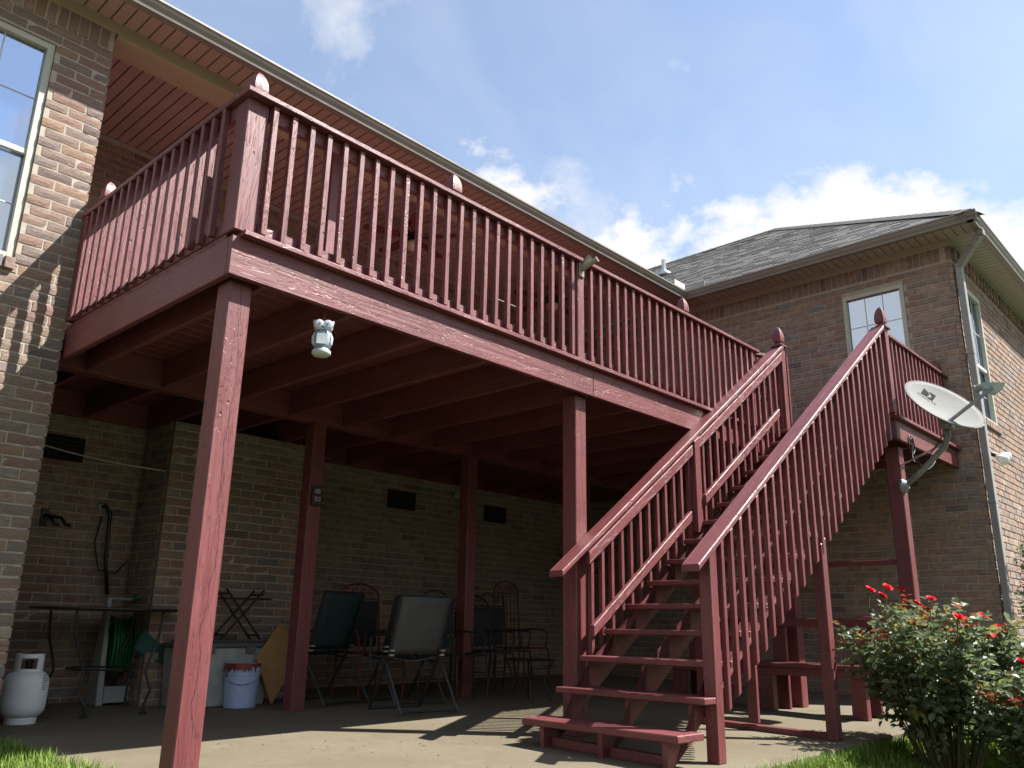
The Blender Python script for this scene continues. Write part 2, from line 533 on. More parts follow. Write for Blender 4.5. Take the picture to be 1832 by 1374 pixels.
# ------------------------------------------------------------------ ground
def lawn_z(x, y):
    dx = max(0.0 - x, 0.0, x - 9.0)
    dy = max(-1.42 - y, 0.0)
    d = math.hypot(dx * 0.35, dy)
    if y > 2.4:
        d = dx * 0.2
    z = -0.15 - 0.21 * min(d, 3.4)
    if x < 0.02 and y > -1.42:
        z = -0.06 - 0.12 * min(dx, 3)
    if 0.02 <= x <= 9.0 and y > -1.42:
        z = -0.25
    return z


def build_ground():
    bm = nb()
    xs = [-300, -100, -40, -15, -8, -5, -3, -2, -1.2, -0.8, -0.5, -0.25, -0.1, 0.019, 0.3, 1, 2, 2.5, 3, 3.5, 4, 4.5, 5, 5.5, 6, 6.5, 7, 8, 9, 10, 12, 16, 30, 80, 300]
    ys = [-300, -100, -40, -15, -9, -6, -5, -4, -3.4, -3, -2.7, -2.4, -2.1, -1.9, -1.7, -1.55, -1.425, -1.415, -1, -0.5, 0, 0.5, 1, 1.5, 2, 2.42, 3, 5, 9, 15, 40, 100, 300]
    g = [[bm.verts.new((x, y, lawn_z(x, y) + (random.uniform(-.012, .012) if abs(x) < 8 and abs(y) < 6 else 0))) for x in xs] for y in ys]
    for j in range(len(ys) - 1):
        for i in range(len(xs) - 1):
            bm.faces.new((g[j][i], g[j][i + 1], g[j + 1][i + 1], g[j + 1][i]))
    part('lawn', bm, LAWN, None, kind='structure', smooth=True)

    bm = nb()
    front = [(0.025, -1.46), (1.5, -1.44), (2.9, -1.41), (3.6, -1.395), (4.4, -1.40), (5.2, -1.385), (6.2, -1.40), (7.4, -1.40), (8.64, -1.40)]
    poly = front + [(8.64, 4.26), (-0.015, 4.26), (-0.015, 2.40), (0.025, 2.36)]
    top = [bm.verts.new((x, y, G(x, y))) for x, y in poly]
    ed = [bm.verts.new((x, y - (0.012 if y < 0 else 0), G(x, y) - 0.012)) for x, y in poly]
    bot = [bm.verts.new((x, y - (0.012 if y < 0 else 0), G(x, y) - 0.16)) for x, y in poly]
    bm.faces.new(top)
    n = len(poly)
    for i in range(n):
        j = (i + 1) % n
        bm.faces.new((top[i], ed[i], ed[j], top[j]))
        bm.faces.new((ed[i], bot[i], bot[j], ed[j]))
    bmesh.ops.triangulate(bm, faces=[f for f in bm.faces if len(f.verts) > 4])
    part('patio', bm, CONC, None, kind='structure')


build_ground()


def added_sky_blocker():
    """added unseen wooded bank that keeps low sky light from under the deck"""
    rg = random.Random(31)
    bm = nb()
    rows = []
    n = 90
    for k in range(n + 1):
        a = R(-168) + R(146) * k / n
        col = []
        top = 7.0 + 1.6 * math.sin(a * 7) + rg.uniform(-.9, .9)
        for r, h in ((26, 0), (25.2, .25), (26.3, .55), (28, .82), (31, 1.0), (38, 1.12), (60, 1.2)):
            rr = r + rg.uniform(-.8, .8) * (h > 0)
            col.append(bm.verts.new((3 + rr * math.cos(a), 0 + rr * math.sin(a), -1.0 + (top + rg.uniform(-.5, .5)) * h)))
        rows.append(col)
    for a, b in zip(rows, rows[1:]):
        for i in range(6):
            bm.faces.new((a[i], b[i], b[i + 1], a[i + 1]))
    o = part('added_sky_blocker', bm, plain('sky_blocker_green', (0.035, 0.06, 0.02), 0.95, var=0.3, scale=3, bump=1.0), None, kind='structure')  # added bank behind the camera, out of view; it blocks low sky light


added_sky_blocker()

# ------------------------------------------------------------------ house
HOUSE = thing('brick_house', 'tan and brown brick house with grey shingle roof behind the red deck', 'house', (4.3, 5.0, 0))
YW, XC, YC, YB = 2.379, 8.649, -1.555, 4.27        # left front wall, side wall of the wing, its front, back wall of the porch
CP, BH = 0.0815, 0.0685                             # course pitch and brick height
BL, BP = 0.243, 0.255                               # brick length and pitch
BRICKS = []                                         # (score, wall object, centre, u, nrm, length, height)


def proj_px(p):
    d = Vector(p) - CAM
    z = d.dot(fw)
    if z < 0.2:
        return None
    f = 29.349 / 36 * 1832
    return 916 + f * d.dot(rt) / z, 687 - f * d.dot(up) / z, z


def wall(origin, ud, u0, u1, z0, z1, nrm_, openings=(), soldier=True, dentil=False, depth=0.2, skip=None, weight=1.0, edge0=0.0, edge1=0.0, in0=0.0, in1=0.0, from_start=False):
    """mortar body with brick pieces standing 8 mm proud; openings are (u0,u1,z0,z1)"""
    origin, ud, nv = Vector(origin), Vector(ud), Vector(nrm_)
    up_ = Vector((0, 0, 1))
    bm = nb()

    def blk(a, b, c, d):
        if b - a < 1e-4 or d - c < 1e-4:
            return
        P = [origin + ud * uu + up_ * zz + nv * dd for uu, zz, dd in
             ((a, c, -depth), (b, c, -depth), (b, c, -.008), (a, c, -.008), (a, d, -depth), (b, d, -depth), (b, d, -.008), (a, d, -.008))]
        add_pts_box(bm, P)
    if openings:
        a, b, c, d = openings[0]
        blk(u0 + in0, a, z0, z1)
        blk(b, u1 - in1, z0, z1)
        blk(a, b, z0, c)
        blk(a, b, d, z1)
    else:
        blk(u0 + in0, u1 - in1, z0, z1)
    W = part('wall', bm, MORTAR, HOUSE)
    ztop = z1 - (0.205 if soldier else 0)
    k0 = 0
    z = z0
    rows = []
    while z + BH <= ztop + 0.01:
        rows.append((z + BH / 2 + 0.006, BH, k0))
        z += CP
        k0 += 1
    for zc, h, k in rows:
        if skip and skip[0] < zc < skip[1]:
            continue
        free = [(u0 + edge0, u1 - edge1)]
        for a, b, c, d in openings:
            if c - 0.03 < zc < d + 0.03:
                free = [(s, min(e, a)) for s, e in free if s < a] + [(max(s, b), e) for s, e in free if e > b]
        for s, e in free:
            if from_start:
                x0, first = s, True
                while x0 < e - .03:
                    L = min(BL / 2 if (first and k % 2) else BL, e - x0)
                    first = False
                    if L > .025:
                        BRICKS.append((W, origin + ud * (x0 + L / 2) + up_ * zc, ud, nv, L, h, weight))
                    x0 += L + BP - BL
                continue
            x = e - (BL if k % 2 else BL / 2)       # bond measured from the far end of each run
            x1 = e
            while x1 > s + 0.03:
                x0 = max(x, s)
                L = x1 - x0
                if L > 0.025:
                    BRICKS.append((W, origin + ud * (x0 + x1) / 2 + up_ * zc, ud, nv, L, h, weight))
                x1 = x0 - (BP - BL)
                x = x1 - BL
    if soldier:
        u = u0 + edge0 + 0.036
        i = 0
        while u < u1 - edge1 - 0.03:
            pr = 0.035 if (dentil and i % 2) else 0.0
            BRICKS.append((W, origin + ud * u + up_ * (z1 - 0.098) + nv * pr, ud, nv, 0.068, 0.186, weight))
            u += CP
            i += 1
    return W


def rowlock(W, origin, ud, nv, a, b, ztop):
    """sill of bricks on edge, sloping a little, 3 cm proud"""
    u = a + 0.036
    while u < b:
        BRICKS.append((W, Vector(origin) + Vector(ud) * u + Vector((0, 0, ztop - 0.045)) + Vector(nv) * 0.03, Vector(ud), Vector(nv), 0.066, 0.088, 1.0))
        u += CP


X_, Y_ = (1, 0, 0), (0, 1, 0)
NX, NY = (-1, 0, 0), (0, -1, 0)
w1 = wall((0, YW, 0), X_, -3.4, -0.02, -0.12, 5.452, NY, [(-1.40, -0.435, 3.255, 5.086)], weight=3.0, in1=0.012)
rowlock(w1, (0, YW, 0), X_, NY, -1.40, -0.435, 3.25)
wall((-0.02, 0, 0), Y_, YW + 0.06, YB, 0, 5.452, (1, 0, 0), depth=0.15, weight=0.02, soldier=False)
wall((0, YB, 0), X_, 0.04, XC - 0.06, 0, 5.6, NY, skip=(2.62, 2.86), soldier=False, weight=0.6)
wall((0, 3.62, 0), X_, 1.48, 2.95, 0.0, 2.602, NY, soldier=False, depth=0.2, weight=0.9, in0=0.012, in1=0.012, from_start=True)
wall((1.48, 0, 0), Y_, 3.68, YB - 0.06, 0.0, 2.602, NX, soldier=False, depth=0.05, weight=0.9)
wall((2.95, 0, 0), Y_, 3.68, YB - 0.06, 0.0, 2.602, (1, 0, 0), soldier=False, depth=0.05, weight=0.05)
w5 = wall((XC, 0, 0), (0, -1, 0), -YB, -YC - 0.06, -0.15, 5.452, NX, [(0.165, 0.955, 3.55, 5.09)], weight=0.9)
rowlock(w5, (XC, 0, 0), (0, -1, 0), NX, 0.165, 0.955, 3.545)
w6 = wall((0, YC, 0), X_, XC, 14.5, -0.15, 5.452, NY, [(8.97, 9.76, 3.30, 5.03)], dentil=True, weight=0.7, in0=0.012, from_start=True)
rowlock(w6, (0, YC, 0), X_, NY, 8.93, 9.80, 3.295)


def place_bricks():
    scored = []
    for i, (W, c, ud, nv, L, h, wt) in enumerate(BRICKS):
        q = proj_px(c)
        s = 0.0
        if q and 0 < q[0] < 1832 and 0 < q[1] < 1374:
            v = (CAM - c).normalized()
            s = max(0.0, v.dot(nv)) * L * h / (q[2] ** 2) * wt
        scored.append((s, i))
    scored.sort(reverse=True)
    solo = {i for s, i in scored[:298] if s > 0}
    # shared unit bricks, a little chipped and uneven
    protos = []
    rg = random.Random(3)
    for v in range(7):
        bm = nb()
        box(bm, (-.5, -.05, -.5), (.5, 0, .5))
        me = bpy.data.meshes.new('brick')
        top = [e for e in bm.edges if all(abs(q.co.y) < 1e-6 for q in e.verts)]
        bm.free()
        # front face as a 4 x 2 grid with worn edges
        bm = nb()
        nx, nz = 4, 2
        grid = []
        for j in range(nz + 1):
            row = []
            for i in range(nx + 1):
                edge = i in (0, nx) or j in (0, nz)
                x = -.5 + i / nx
                z = -.5 + j / nz
                yy = 0.0035 + rg.uniform(0, .003) if edge else rg.uniform(-.0012, .0012)
                x += rg.uniform(-.008, .008) if i in (0, nx) else 0
                z += rg.uniform(-.03, .03) if j in (0, nz) else rg.uniform(-.05, .05)
                row.append(bm.verts.new((x, yy, z)))
            grid.append(row)
        for j in range(nz):
            for i in range(nx):
                bm.faces.new((grid[j][i], grid[j][i + 1], grid[j + 1][i + 1], grid[j + 1][i]))
        rim = grid[0] + [r[-1] for r in grid[1:]] + grid[-1][-2::-1] + [r[0] for r in grid[-2:0:-1]]
        back = [bm.verts.new((q.co.x, .05, q.co.z)) for q in rim]
        for i in range(len(rim)):
            j = (i + 1) % len(rim)
            bm.faces.new((rim[j], rim[i], back[i], back[j]))
        bmesh.ops.recalc_face_normals(bm, faces=bm.faces[:])
        bm.to_mesh(me)
        bm.free()
        me.materials.append(BRO)
        protos.append(me)
    for i in sorted(solo):
        W, c, ud, nv, L, h, wt = BRICKS[i]
        o = bpy.data.objects.new('brick', protos[i % 7])
        C.objects.link(o)
        o.parent = W
        o.location = c + nv * rg.uniform(-.003, .002) - OFF[W]
        o.scale = (L, 1, h)
        o.rotation_euler = (rg.uniform(-.012, .012), rg.uniform(-.006, .006) * (.07 / L if L < .1 else 1), math.atan2(nv.x, -nv.y) + rg.uniform(-.004, .004))
    walls = {}
    for i, b in enumerate(BRICKS):
        if i not in solo:
            walls.setdefault(b[0], []).append(b)
    for W, bl in walls.items():
        V, F, A = [], [], []
        for _, c, ud, nv, L, h, wt in bl:
            n = len(V)
            a, z = L / 2, h / 2
            j = rg.uniform(-.0025, .002)
            for dd, inset in ((-.05, 0), (-.004, 0), (0, .004)):
                for su, sz in ((-1, -1), (1, -1), (1, 1), (-1, 1)):
                    V.append(c + ud * su * (a - inset) + Vector((0, 0, sz * (z - inset + rg.uniform(-.0015, .0015)))) + nv * (dd + j) - OFF[W])
            flip = ud.cross(Vector((0, 0, 1))).dot(nv) < 0
            fs = []
            for s in (0, 4):
                for k in range(4):
                    q = (n + s + k, n + s + (k + 1) % 4, n + s + 4 + (k + 1) % 4, n + s + 4 + k)
                    fs.append(q)
            fs.append((n + 8, n + 9, n + 10, n + 11))
            if flip:
                fs = [q[::-1] for q in fs]
            F += fs
            A += [rg.random()] * len(fs)
        me = bpy.data.meshes.new('brick')
        me.from_pydata(V, [], F)
        at = me.attributes.new('rnd', 'FLOAT', 'FACE')
        at.data.foreach_set('value', A)
        me.materials.append(BRS)
        o = bpy.data.objects.new('brick', me)
        C.objects.link(o)
        o.parent = W
        o['kind'] = 'stuff'


place_bricks()


# windows: everything is built along u on the wall and n outwards
def window(origin, ud, nv, a, b, z0, z1, rail_z, nmun, hmun, back=0.085, blind_c=BLIND):
    origin, ud, nv = Vector(origin), Vector(ud), Vector(nv)

    def bx(bm, u0, u1, c, d, n0, n1, bev=0.002):
        P = [origin + ud * uu + Vector((0, 0, zz)) + nv * dd for uu, zz, dd in
             ((u0, c, n0), (u1, c, n0), (u1, c, n1), (u0, c, n1), (u0, d, n0), (u1, d, n0), (u1, d, n1), (u0, d, n1))]
        add_pts_box(bm, P, bev)
    fwid = 0.055
    bm = nb()
    bx(bm, a + .003, a + fwid, z0, z1, -back, -back + .06)
    bx(bm, b - fwid, b - .003, z0, z1, -back, -back + .06)
    bx(bm, a + fwid, b - fwid, z1 - fwid, z1 - .003, -back, -back + .06)
    bx(bm, a + fwid, b - fwid, z0, z0 + .04, -back, -back + .06)
    Wn = part('window', bm, FRAME, HOUSE)
    ia, ib, iz0, iz1 = a + fwid, b - fwid, z0 + .04, z1 - fwid
    bm = nb()
    bx(bm, ia, ib, rail_z - .024, rail_z + .016, -back + .002, -back + .040)
    part('sash_rail', bm, SASH, Wn)
    for (c, d, off) in ((rail_z + .018, iz1, .012), (iz0, rail_z - .03, -.010)):
        bm = nb()
        bx(bm, ia, ib, c, d, -back + off, -back + off + .004, 0)
        part('pane', bm, GLASS, Wn)
        for i in range(1, nmun + 1):
            u = ia + (ib - ia) * i / (nmun + 1)
            bm = nb()
            bx(bm, u - .0045, u + .0045, c, d, -back + off + .005, -back + off + .009, 0)
            part('muntin', bm, MUNT, Wn)
        for i in range(1, hmun + 1):
            zz = c + (d - c) * i / (hmun + 1)
            bm = nb()
            bx(bm, ia, ib, zz - .0045, zz + .0045, -back + off + .0055, -back + off + .0085, 0)
            part('muntin', bm, MUNT, Wn)
    bm = nb()
    bx(bm, ia + .004, ib - .004, iz0 + .003, iz1 - .003, -back - .034, -back - .030, 0)
    part('roller_shade', bm, blind_c, Wn)
    bm = nb()
    bx(bm, a, b, z0, z1, -back - .10, -back - .075, 0)
    part('shutter_board', bm, DARK, Wn)
    return Wn


window((0, YW, 0), X_, NY, -1.40, -0.435, 3.255, 5.086, 4.13, 2, 1)
window((XC, 0, 0), (0, -1, 0), NX, 0.165, 0.955, 3.55, 5.09, 4.22, 2, 1, back=0.05)
window((0, YC, 0), X_, NY, 8.97, 9.76, 3.30, 5.03, 4.03, 2, 1, back=0.06)


# vents in the lower back wall
def vent(x0, x1, y, z0, z1):
    bm = nb()
    box(bm, (x0, y - .018, z0), (x1, y - .002, z1), .003)
    v = part('vent', bm, DARK, HOUSE)
    n = 6
    for i in range(n):
        z = z0 + (z1 - z0) * (i + .5) / n
        bm = nb()
        add_pts_box(bm, [(x0 + .015, y - .034, z - .016), (x1 - .015, y - .034, z - .016), (x1 - .015, y - .02, z + .006), (x0 + .015, y - .02, z + .006),
                         (x0 + .015, y - .032, z - .012), (x1 - .015, y - .032, z - .012), (x1 - .015, y - .018, z + .010), (x0 + .015, y - .018, z + .010)])
        part('slat', bm, DARK, v)


for x0, x1 in ((0.54, 0.92), (4.62, 5.08), (6.36, 6.81)):
    vent(x0, x1, YB, 2.18, 2.41)

# eaves: soffit planks, fascia with gutter, frieze, porch header and ceiling
XE, YE, YF, ZG, PITCH = 8.096, 1.879, -2.005, 5.573, 0.659
ZS = 5.52
XL = -3.6


def planks(x0, x1, y0, y1, z, along, mat, bm_mat, name):
    """boards side by side with a recessed joint; along = axis of the boards"""
    bm = nb()
    box(bm, (x0, y0, z + .022), (x1, y1, z + .04))
    p = part(name, bm, bm_mat, HOUSE)
    pitch = 0.106
    a, b = (x0, x1) if along == 1 else (y0, y1)
    proto = None
    n = int((b - a) / pitch)
    for i in range(n):
        s = a + i * pitch
        if proto is None:
            bm = nb()
            if along == 1:
                box(bm, (s + .006, y0, z), (s + pitch - .006, y1, z + .0215), .003)
            else:
                box(bm, (x0, s + .006, z), (x1, s + pitch - .006, z + .0215), .003)
            proto = part('plank', bm, mat, p)
        else:
            clone(proto, p, (i * pitch, 0, 0) if along == 1 else (0, i * pitch, 0))
    return p


planks(XL, XE + .5, YE + .02, YW - .022, ZS, 1, VINYL, VINYL, 'soffit')
planks(0.0, XC, YW + .262, YB, 5.60, 1, VINYL, VINYL, 'porch_ceiling')
planks(XE + .02, XC - .022, YF + .02, YE + .018, ZS, 0, VINYL2, VINYL2, 'soffit')
planks(XC - .02, 14.5, YF + .02, YC - .022, ZS, 1, VINYL2, VINYL2, 'soffit')

bm = nb()
box(bm, (XL, YW - .022, 5.435), (0.06, YW + .03, ZS + .02), .002)
part('frieze_board', bm, TAN, HOUSE)
bm = nb()
box(bm, (-0.018, YW - .019, 5.395), (XC - .025, YW + .26, ZS + .12), .003)
part('porch_header', bm, TAN, HOUSE)
bm = nb()
box(bm, (XC - .022, YC - .022, 5.435), (XC + .03, YB, ZS + .02), .002)
box(bm, (XC + .031, YC - .022, 5.435), (14.5, YC + .03, ZS + .02), .002)
part('frieze_board', bm, VINYL2, HOUSE)


def gutter(p0, p1, out, mat=GUT, mi0=0.0, mi1=0.0):
    """K-style trough swept from p0 to p1; out = outward direction; mitre offsets along the run at the lip"""
    p0, p1, out = Vector(p0), Vector(p1), Vector(out)
    d = (p1 - p0).normalized()
    prof = [(0.0, 0.0), (0.0, -0.018), (-0.012, -0.026), (-0.018, -0.05), (-0.040, -0.085), (-0.046, -0.108), (-0.118, -0.108), (-0.118, 0.0),
            (-0.110, 0.0), (-0.110, -0.098), (-0.050, -0.098), (-0.024, -0.048), (-0.012, -0.016), (-0.012, 0.0)]
    bm = nb()
    rings = []
    for p, mi in ((p0, mi0), (p1, mi1)):
        rings.append([bm.verts.new(p + out * o + Vector((0, 0, z)) + d * (mi * (0.118 + o))) for o, z in prof])
    n = len(prof)
    for k in range(n):
        bm.faces.new((rings[0][k], rings[0][(k + 1) % n], rings[1][(k + 1) % n], rings[1][k]))
    bm.faces.new(rings[0][::-1])
    bm.faces.new(rings[1])
    return part('gutter', bm, mat, HOUSE)


gutter((XL, YE, ZG), (XE + .118, YE, ZG), (0, -1, 0), mi1=-1.0)
gutter((XE, YF, ZG), (XE, YE + .118, ZG), (-1, 0, 0), mi0=0.0, mi1=-1.0)
gutter((XE, YF, ZG), (14.5, YF, ZG), (0, -1, 0))
# splash guards standing in the inside corner of the gutter
bm = nb()
box(bm, (XE - .33, YE - .004, ZG + .001), (XE - .06, YE + .004, ZG + .085), .001)
part('splash_guard', bm, SASH, HOUSE)
bm = nb()
box(bm, (XE - .004, YE - .30, ZG + .001), (XE + .004, YE - .03, ZG + .085), .001)
part('splash_guard', bm, GREYPL, HOUSE)


def slope_shingles(name, roof, p_of, s_max, u_rng, exposure=0.135):
    """lapped courses of shingles joined into one part: p_of(u, s, lift) -> point"""
    V, F, A = [], [], []
    rg = random.Random(5)
    s = 0.0
    while s < s_max:
        a, b = u_rng(s)
        u = a
        while u < b - .02:
            L = min(rg.choice((.14, .2, .26, .33)), b - u)
            th = rg.choice((.006, .011, .014))
            s0 = s - rg.choice((0.0, 0.0, .012))
            n = len(V)
            s1 = min(s + exposure + .02, s_max)
            V += [p_of(u, s0, 0.0), p_of(u + L - .003, s0, 0.0), p_of(u + L - .003, s0, th), p_of(u, s0, th), p_of(u + L - .003, s1, .003), p_of(u, s1, .003)]
            F += [(n, n + 1, n + 2, n + 3), (n + 3, n + 2, n + 4, n + 5), (n + 1, n + 4, n + 2), (n, n + 3, n + 5)]
            A += [rg.random()] * 4
            u += L
        s += exposure
    me = bpy.data.meshes.new(name)
    me.from_pydata([Vector(v) - OFF[roof] for v in V], [], F)
    at = me.attributes.new('rnd', 'FLOAT', 'FACE')
    at.data.foreach_set('value', A)
    me.materials.append(SHING)
    o = bpy.data.objects.new(name, me)
    C.objects.link(o)
    o.parent = roof
    o['kind'] = 'stuff'


def roof():
    d = 4.383
    xr, zr = XE + d, ZG + PITCH * d                     # ridge of the wing
    yap = YF + d
    k = 1 / math.sqrt(1 + PITCH ** 2)
    bm = nb()
    e = 0.0
    g = .05
    zb = ZG + .001
    zr -= PITCH * g
    A = (XE + g, YF + g, zb)
    B = (XE + 2 * d - g, YF + g, zb)
    ap = (xr, yap, zr)
    yv = YE + d                                         # valley top
    V = [bm.verts.new(p) for p in (A, B, ap, (XE + g, YE + g, zb), (xr, yv, zr), (XE + 2 * d - g, 12, zb), (xr, 12, zr),
                                   (XL, YE + g, zb), (XL, 8.6, zb + PITCH * (8.6 - YE - g)), (xr, 8.6, zb + PITCH * (8.6 - YE - g)), (XL, 15, ZG), (xr, 15, ZG))]
    bm.faces.new((V[0], V[2], V[4], V[3]))
    bm.faces.new((V[0], V[1], V[2]))
    bm.faces.new((V[1], V[5], V[6], V[2]))
    bm.faces.new((V[7], V[3], V[4], V[9], V[8]))
    bm.faces.new((V[8], V[9], V[11], V[10]))
    rf = part('roof', bm, SHING, HOUSE)
    # left slope of the wing, the one in view
    smax = d / k

    def left(u, s, lift):
        return (XE + .05 + s * k - lift * PITCH * k, u, ZG + .006 + s * k * PITCH + lift * k)
    slope_shingles('shingle', rf, left, smax - .05, lambda s: (YF + .05 + (s + .155) * k, YE + s * k + .05))

    def frontf(u, s, lift):
        return (u, YF + .05 + s * k - lift * PITCH * k, ZG + .006 + s * k * PITCH + lift * k)
    slope_shingles('shingle', rf, frontf, smax - .05, lambda s: (XE + .05 + (s + .155) * k, XE + 2 * d - (s + .155) * k))

    def main(u, s, lift):
        return (u, YE + .05 + s * k - lift * PITCH * k, ZG + .006 + s * k * PITCH + lift * k)
    slope_shingles('shingle', rf, main, 4.0, lambda s: (XL, XE + s * k - .02), 0.15)
    # ridge and hip caps
    for p, q in (((xr, yap, zr), (xr, 12, zr)), ((XE + .05, YF + .05, ZG + .01), (xr, yap, zr))):
        p, q = Vector(p), Vector(q)
        n = int((q - p).length / 0.2)
        bm = nb()
        side = (q - p).cross(Vector((0, 0, 1))).normalized()
        for i in range(n):
            a = p + (q - p) * (i / n)
            b = p + (q - p) * ((i + 1.15) / n)
            z0, z1 = Vector((0, 0, .024)), Vector((0, 0, .019))
            dn = Vector((0, 0, -.108 if abs(p.x - q.x) < .01 else -.074))
            for sg in (-1, 1):
                bm.faces.new([bm.verts.new(v) for v in (a + z0, b + z1, b + z1 + side * .17 * sg + dn, a + z0 + side * .17 * sg + dn)])
        part('ridge_cap', bm, SHING, rf)
    # plumbing vent
    px, py = 10.756, 3.914
    pz = ZG + PITCH * (px - XE)
    bm = nb()
    lathe(bm, [(.042, -.1), (.042, .29), (.036, .29), (.036, .2)], 14, (px, py, pz))
    vp = part('vent_pipe', bm, ALU, rf, smooth=False)
    bm = nb()
    lathe(bm, [(.16, -.06), (.15, .0), (.07, .05), (.046, .09), (.043, .09)], 16, (px, py, pz))
    part('flashing', bm, ALU, vp, smooth=True)


roof()


def downspout():
    bm = nb()
    x, y = XC + .060, YC - .060

    def seg(p, q, wd=.105, dp=.075):
        p, q = Vector(p), Vector(q)
        d = (q - p).normalized()
        sx = Vector((1, 0, 0)) if abs(d.x) < .9 else Vector((0, 1, 0))
        sx = (sx - d * sx.dot(d)).normalized()
        sy = d.cross(sx)
        P = []
        for c in (p, q):
            P += [c - sx * wd / 2 - sy * dp / 2, c + sx * wd / 2 - sy * dp / 2, c + sx * wd / 2 + sy * dp / 2, c - sx * wd / 2 + sy * dp / 2]
        add_pts_box(bm, P, .008)
    seg((x, y, -.05), (x, y, 5.16))
    seg((x, y, 5.14), (x - .14, YF + .17, 5.33))
    seg((x - .14, YF + .18, 5.31), (x - .19, YF + .075, 5.41))
    seg((x - .19, YF + .065, 5.40), (x - .19, YF + .06, 5.48))
    ds = part('downspout', bm, DSP, HOUSE)
    for z in (0.6, 2.2, 4.0):
        bm = nb()
        box(bm, (x - .058, y - .041, z), (x + .058, y + .055, z + .03), .002)
        part('strap', bm, DSP, ds)


downspout()

# ------------------------------------------------------------------ deck
DECK = thing('wooden_deck', 'raised red stained wooden deck with railings on tall square posts', 'deck', (3.2, 1.2, 0))
HB, FL = 2.603, 2.872          # underside of the beams, top of the floor
b_ = .004
post_w = .14


def deck_post(x, y, z1=HB - .002, mat=WZC, w_=post_w):
    bm = nb()
    add_pts_box(bm, [(x, y, G(x, y)), (x + w_, y, G(x + w_, y)), (x + w_, y + w_, G(x + w_, y + w_)), (x, y + w_, G(x, y + w_)),
                     (x, y, z1), (x + w_, y, z1), (x + w_, y + w_, z1), (x, y + w_, z1)], .006)
    return part('post', bm, mat, DECK)


for x, y in ((0.058, .078), (3.172, .078), (6.70, -.07), (2.36, 2.60), (4.43, 2.60), (6.52, 2.60)):
    deck_post(x, y)
deck_post(6.81, -1.25)
# rim and front beam in two lengths
for x0, x1 in ((0.0, 3.312), (3.315, 6.40)):
    bm = nb()
    box(bm, (x0, 0, HB), (x1, .040, FL - .034), b_)
    part('rim_beam', bm, WXC, DECK)
bm = nb()
box(bm, (6.403, 0, HB), (XC - .002, .040, FL - .034), b_)
part('rim_beam', bm, WX, DECK)
bm = nb()
box(bm, (0, .043, HB), (.040, YB - .01, FL - .034), b_)
part('rim_beam', bm, WY, DECK)
bm = nb()
box(bm, (0.043, 2.60, HB), (XC - .002, 2.74, FL - .034), b_)
part('beam', bm, WX, DECK)
bm = nb()
box(bm, (0.043, YB - .06, HB), (XC - .002, YB - .012, FL - .034), b_)
part('ledger', bm, WX, DECK)
x = .235
jf = jb = None
while x < XC - .1:
    if jf is None:
        bm = nb()
        box(bm, (x, .043, HB + .002), (x + .04, 2.597, FL - .035), b_)
        jf = part('joist', bm, WY, DECK)
        bm = nb()
        box(bm, (x, 2.743, HB + .002), (x + .04, YB - .063, FL - .035), b_)
        jb = part('joist', bm, WY, DECK)
        xj0 = x
    else:
        clone(jf, DECK, (x - xj0, 0, 0))
        clone(jb, DECK, (x - xj0, 0, 0))
    x += .61
# floor boards; the first one is the nosing over the beam
y = -.052
i = 0
while y < YB - .15:
    for x0, x1 in ((0.045, 3.9 + .8 * (i % 3)), (3.903 + .8 * (i % 3), XC - .003)):
        bm = nb()
        box(bm, (x0 if y < 0.0 else 0.005, y, FL - .033), (x1, y + .138, FL), b_) if x0 < 1 else box(bm, (x0, y, FL - .033), (x1, y + .138, FL), b_)
        part('floor_board', bm, WX, DECK)
    y += .144
    i += 1
bm = nb()
box(bm, (.005, y, FL - .033), (XC - .003, YB - .004, FL), b_)      # last board ripped to fit the wall
part('floor_board', bm, WX, DECK)


def finial(parent, x, y, z, s=1.0, gothic=True):
    """four sided gothic post top on a stepped collar"""
    bm = nb()
    r = .0636 * s
    prof = [(r * 1.05, 0), (r * 1.05, .018), (r * .72, .024), (r * .72, .045), (r * 1.0, .052), (r * 1.02, .075), (r * .98, .105), (r * .86, .135), (r * .64, .165), (r * .33, .190), (r * .05, .203)]
    lathe(bm, [(a, b * s) for a, b in prof], 4, (x, y, z), square=True)
    return part('finial', bm, WZ, parent)


ZR = 3.732        # underside of the cap rail


def railing_x(x0, x1, y, owner, n_b, bx0, pitch, bal_side=-1, posts=(), cap_y=None, cap_x0=None, cap_x1=None):
    """level railing along x; the balusters stand on the outer (-y) side of the rails"""
    bm = nb()
    box(bm, (x0, y, ZR - .092), (x1, y + .038, ZR - .002), b_)
    rl = part('railing', bm, WX, owner)
    bm = nb()
    box(bm, (x0, y, FL + .004), (x1, y + .038, FL + .080), b_)
    part('bottom_rail', bm, WX, rl)
    bm = nb()
    box(bm, (x0 if cap_x0 is None else cap_x0, y - .062, ZR), (x1 if cap_x1 is None else cap_x1, y + .078, ZR + .036), .006)
    part('rail_cap', bm, WX, rl)
    pr = None
    for i in range(n_b):
        xx = bx0 + i * pitch
        jx, jz = random.uniform(-.004, .004), random.uniform(-.008, .003)
        if pr is None:
            bm = nb()
            box(bm, (xx, y - .0385, FL + .012), (xx + .036, y - .001, ZR - .003), .003)
            pr = part('baluster', bm, WZ, rl)
        else:
            c = clone(pr, rl, (i * pitch + jx, 0, jz))
            c.rotation_euler = (0, random.uniform(-.007, .007), 0)
    return rl


ry = 0.0
r1 = railing_x(.145, 3.070, ry, DECK, 23, .1475, .129, cap_x0=-.04, cap_x1=3.13)
r2 = railing_x(3.165, 6.29, ry, DECK, 24, 3.24, .1262, cap_x0=3.134, cap_x1=6.30)
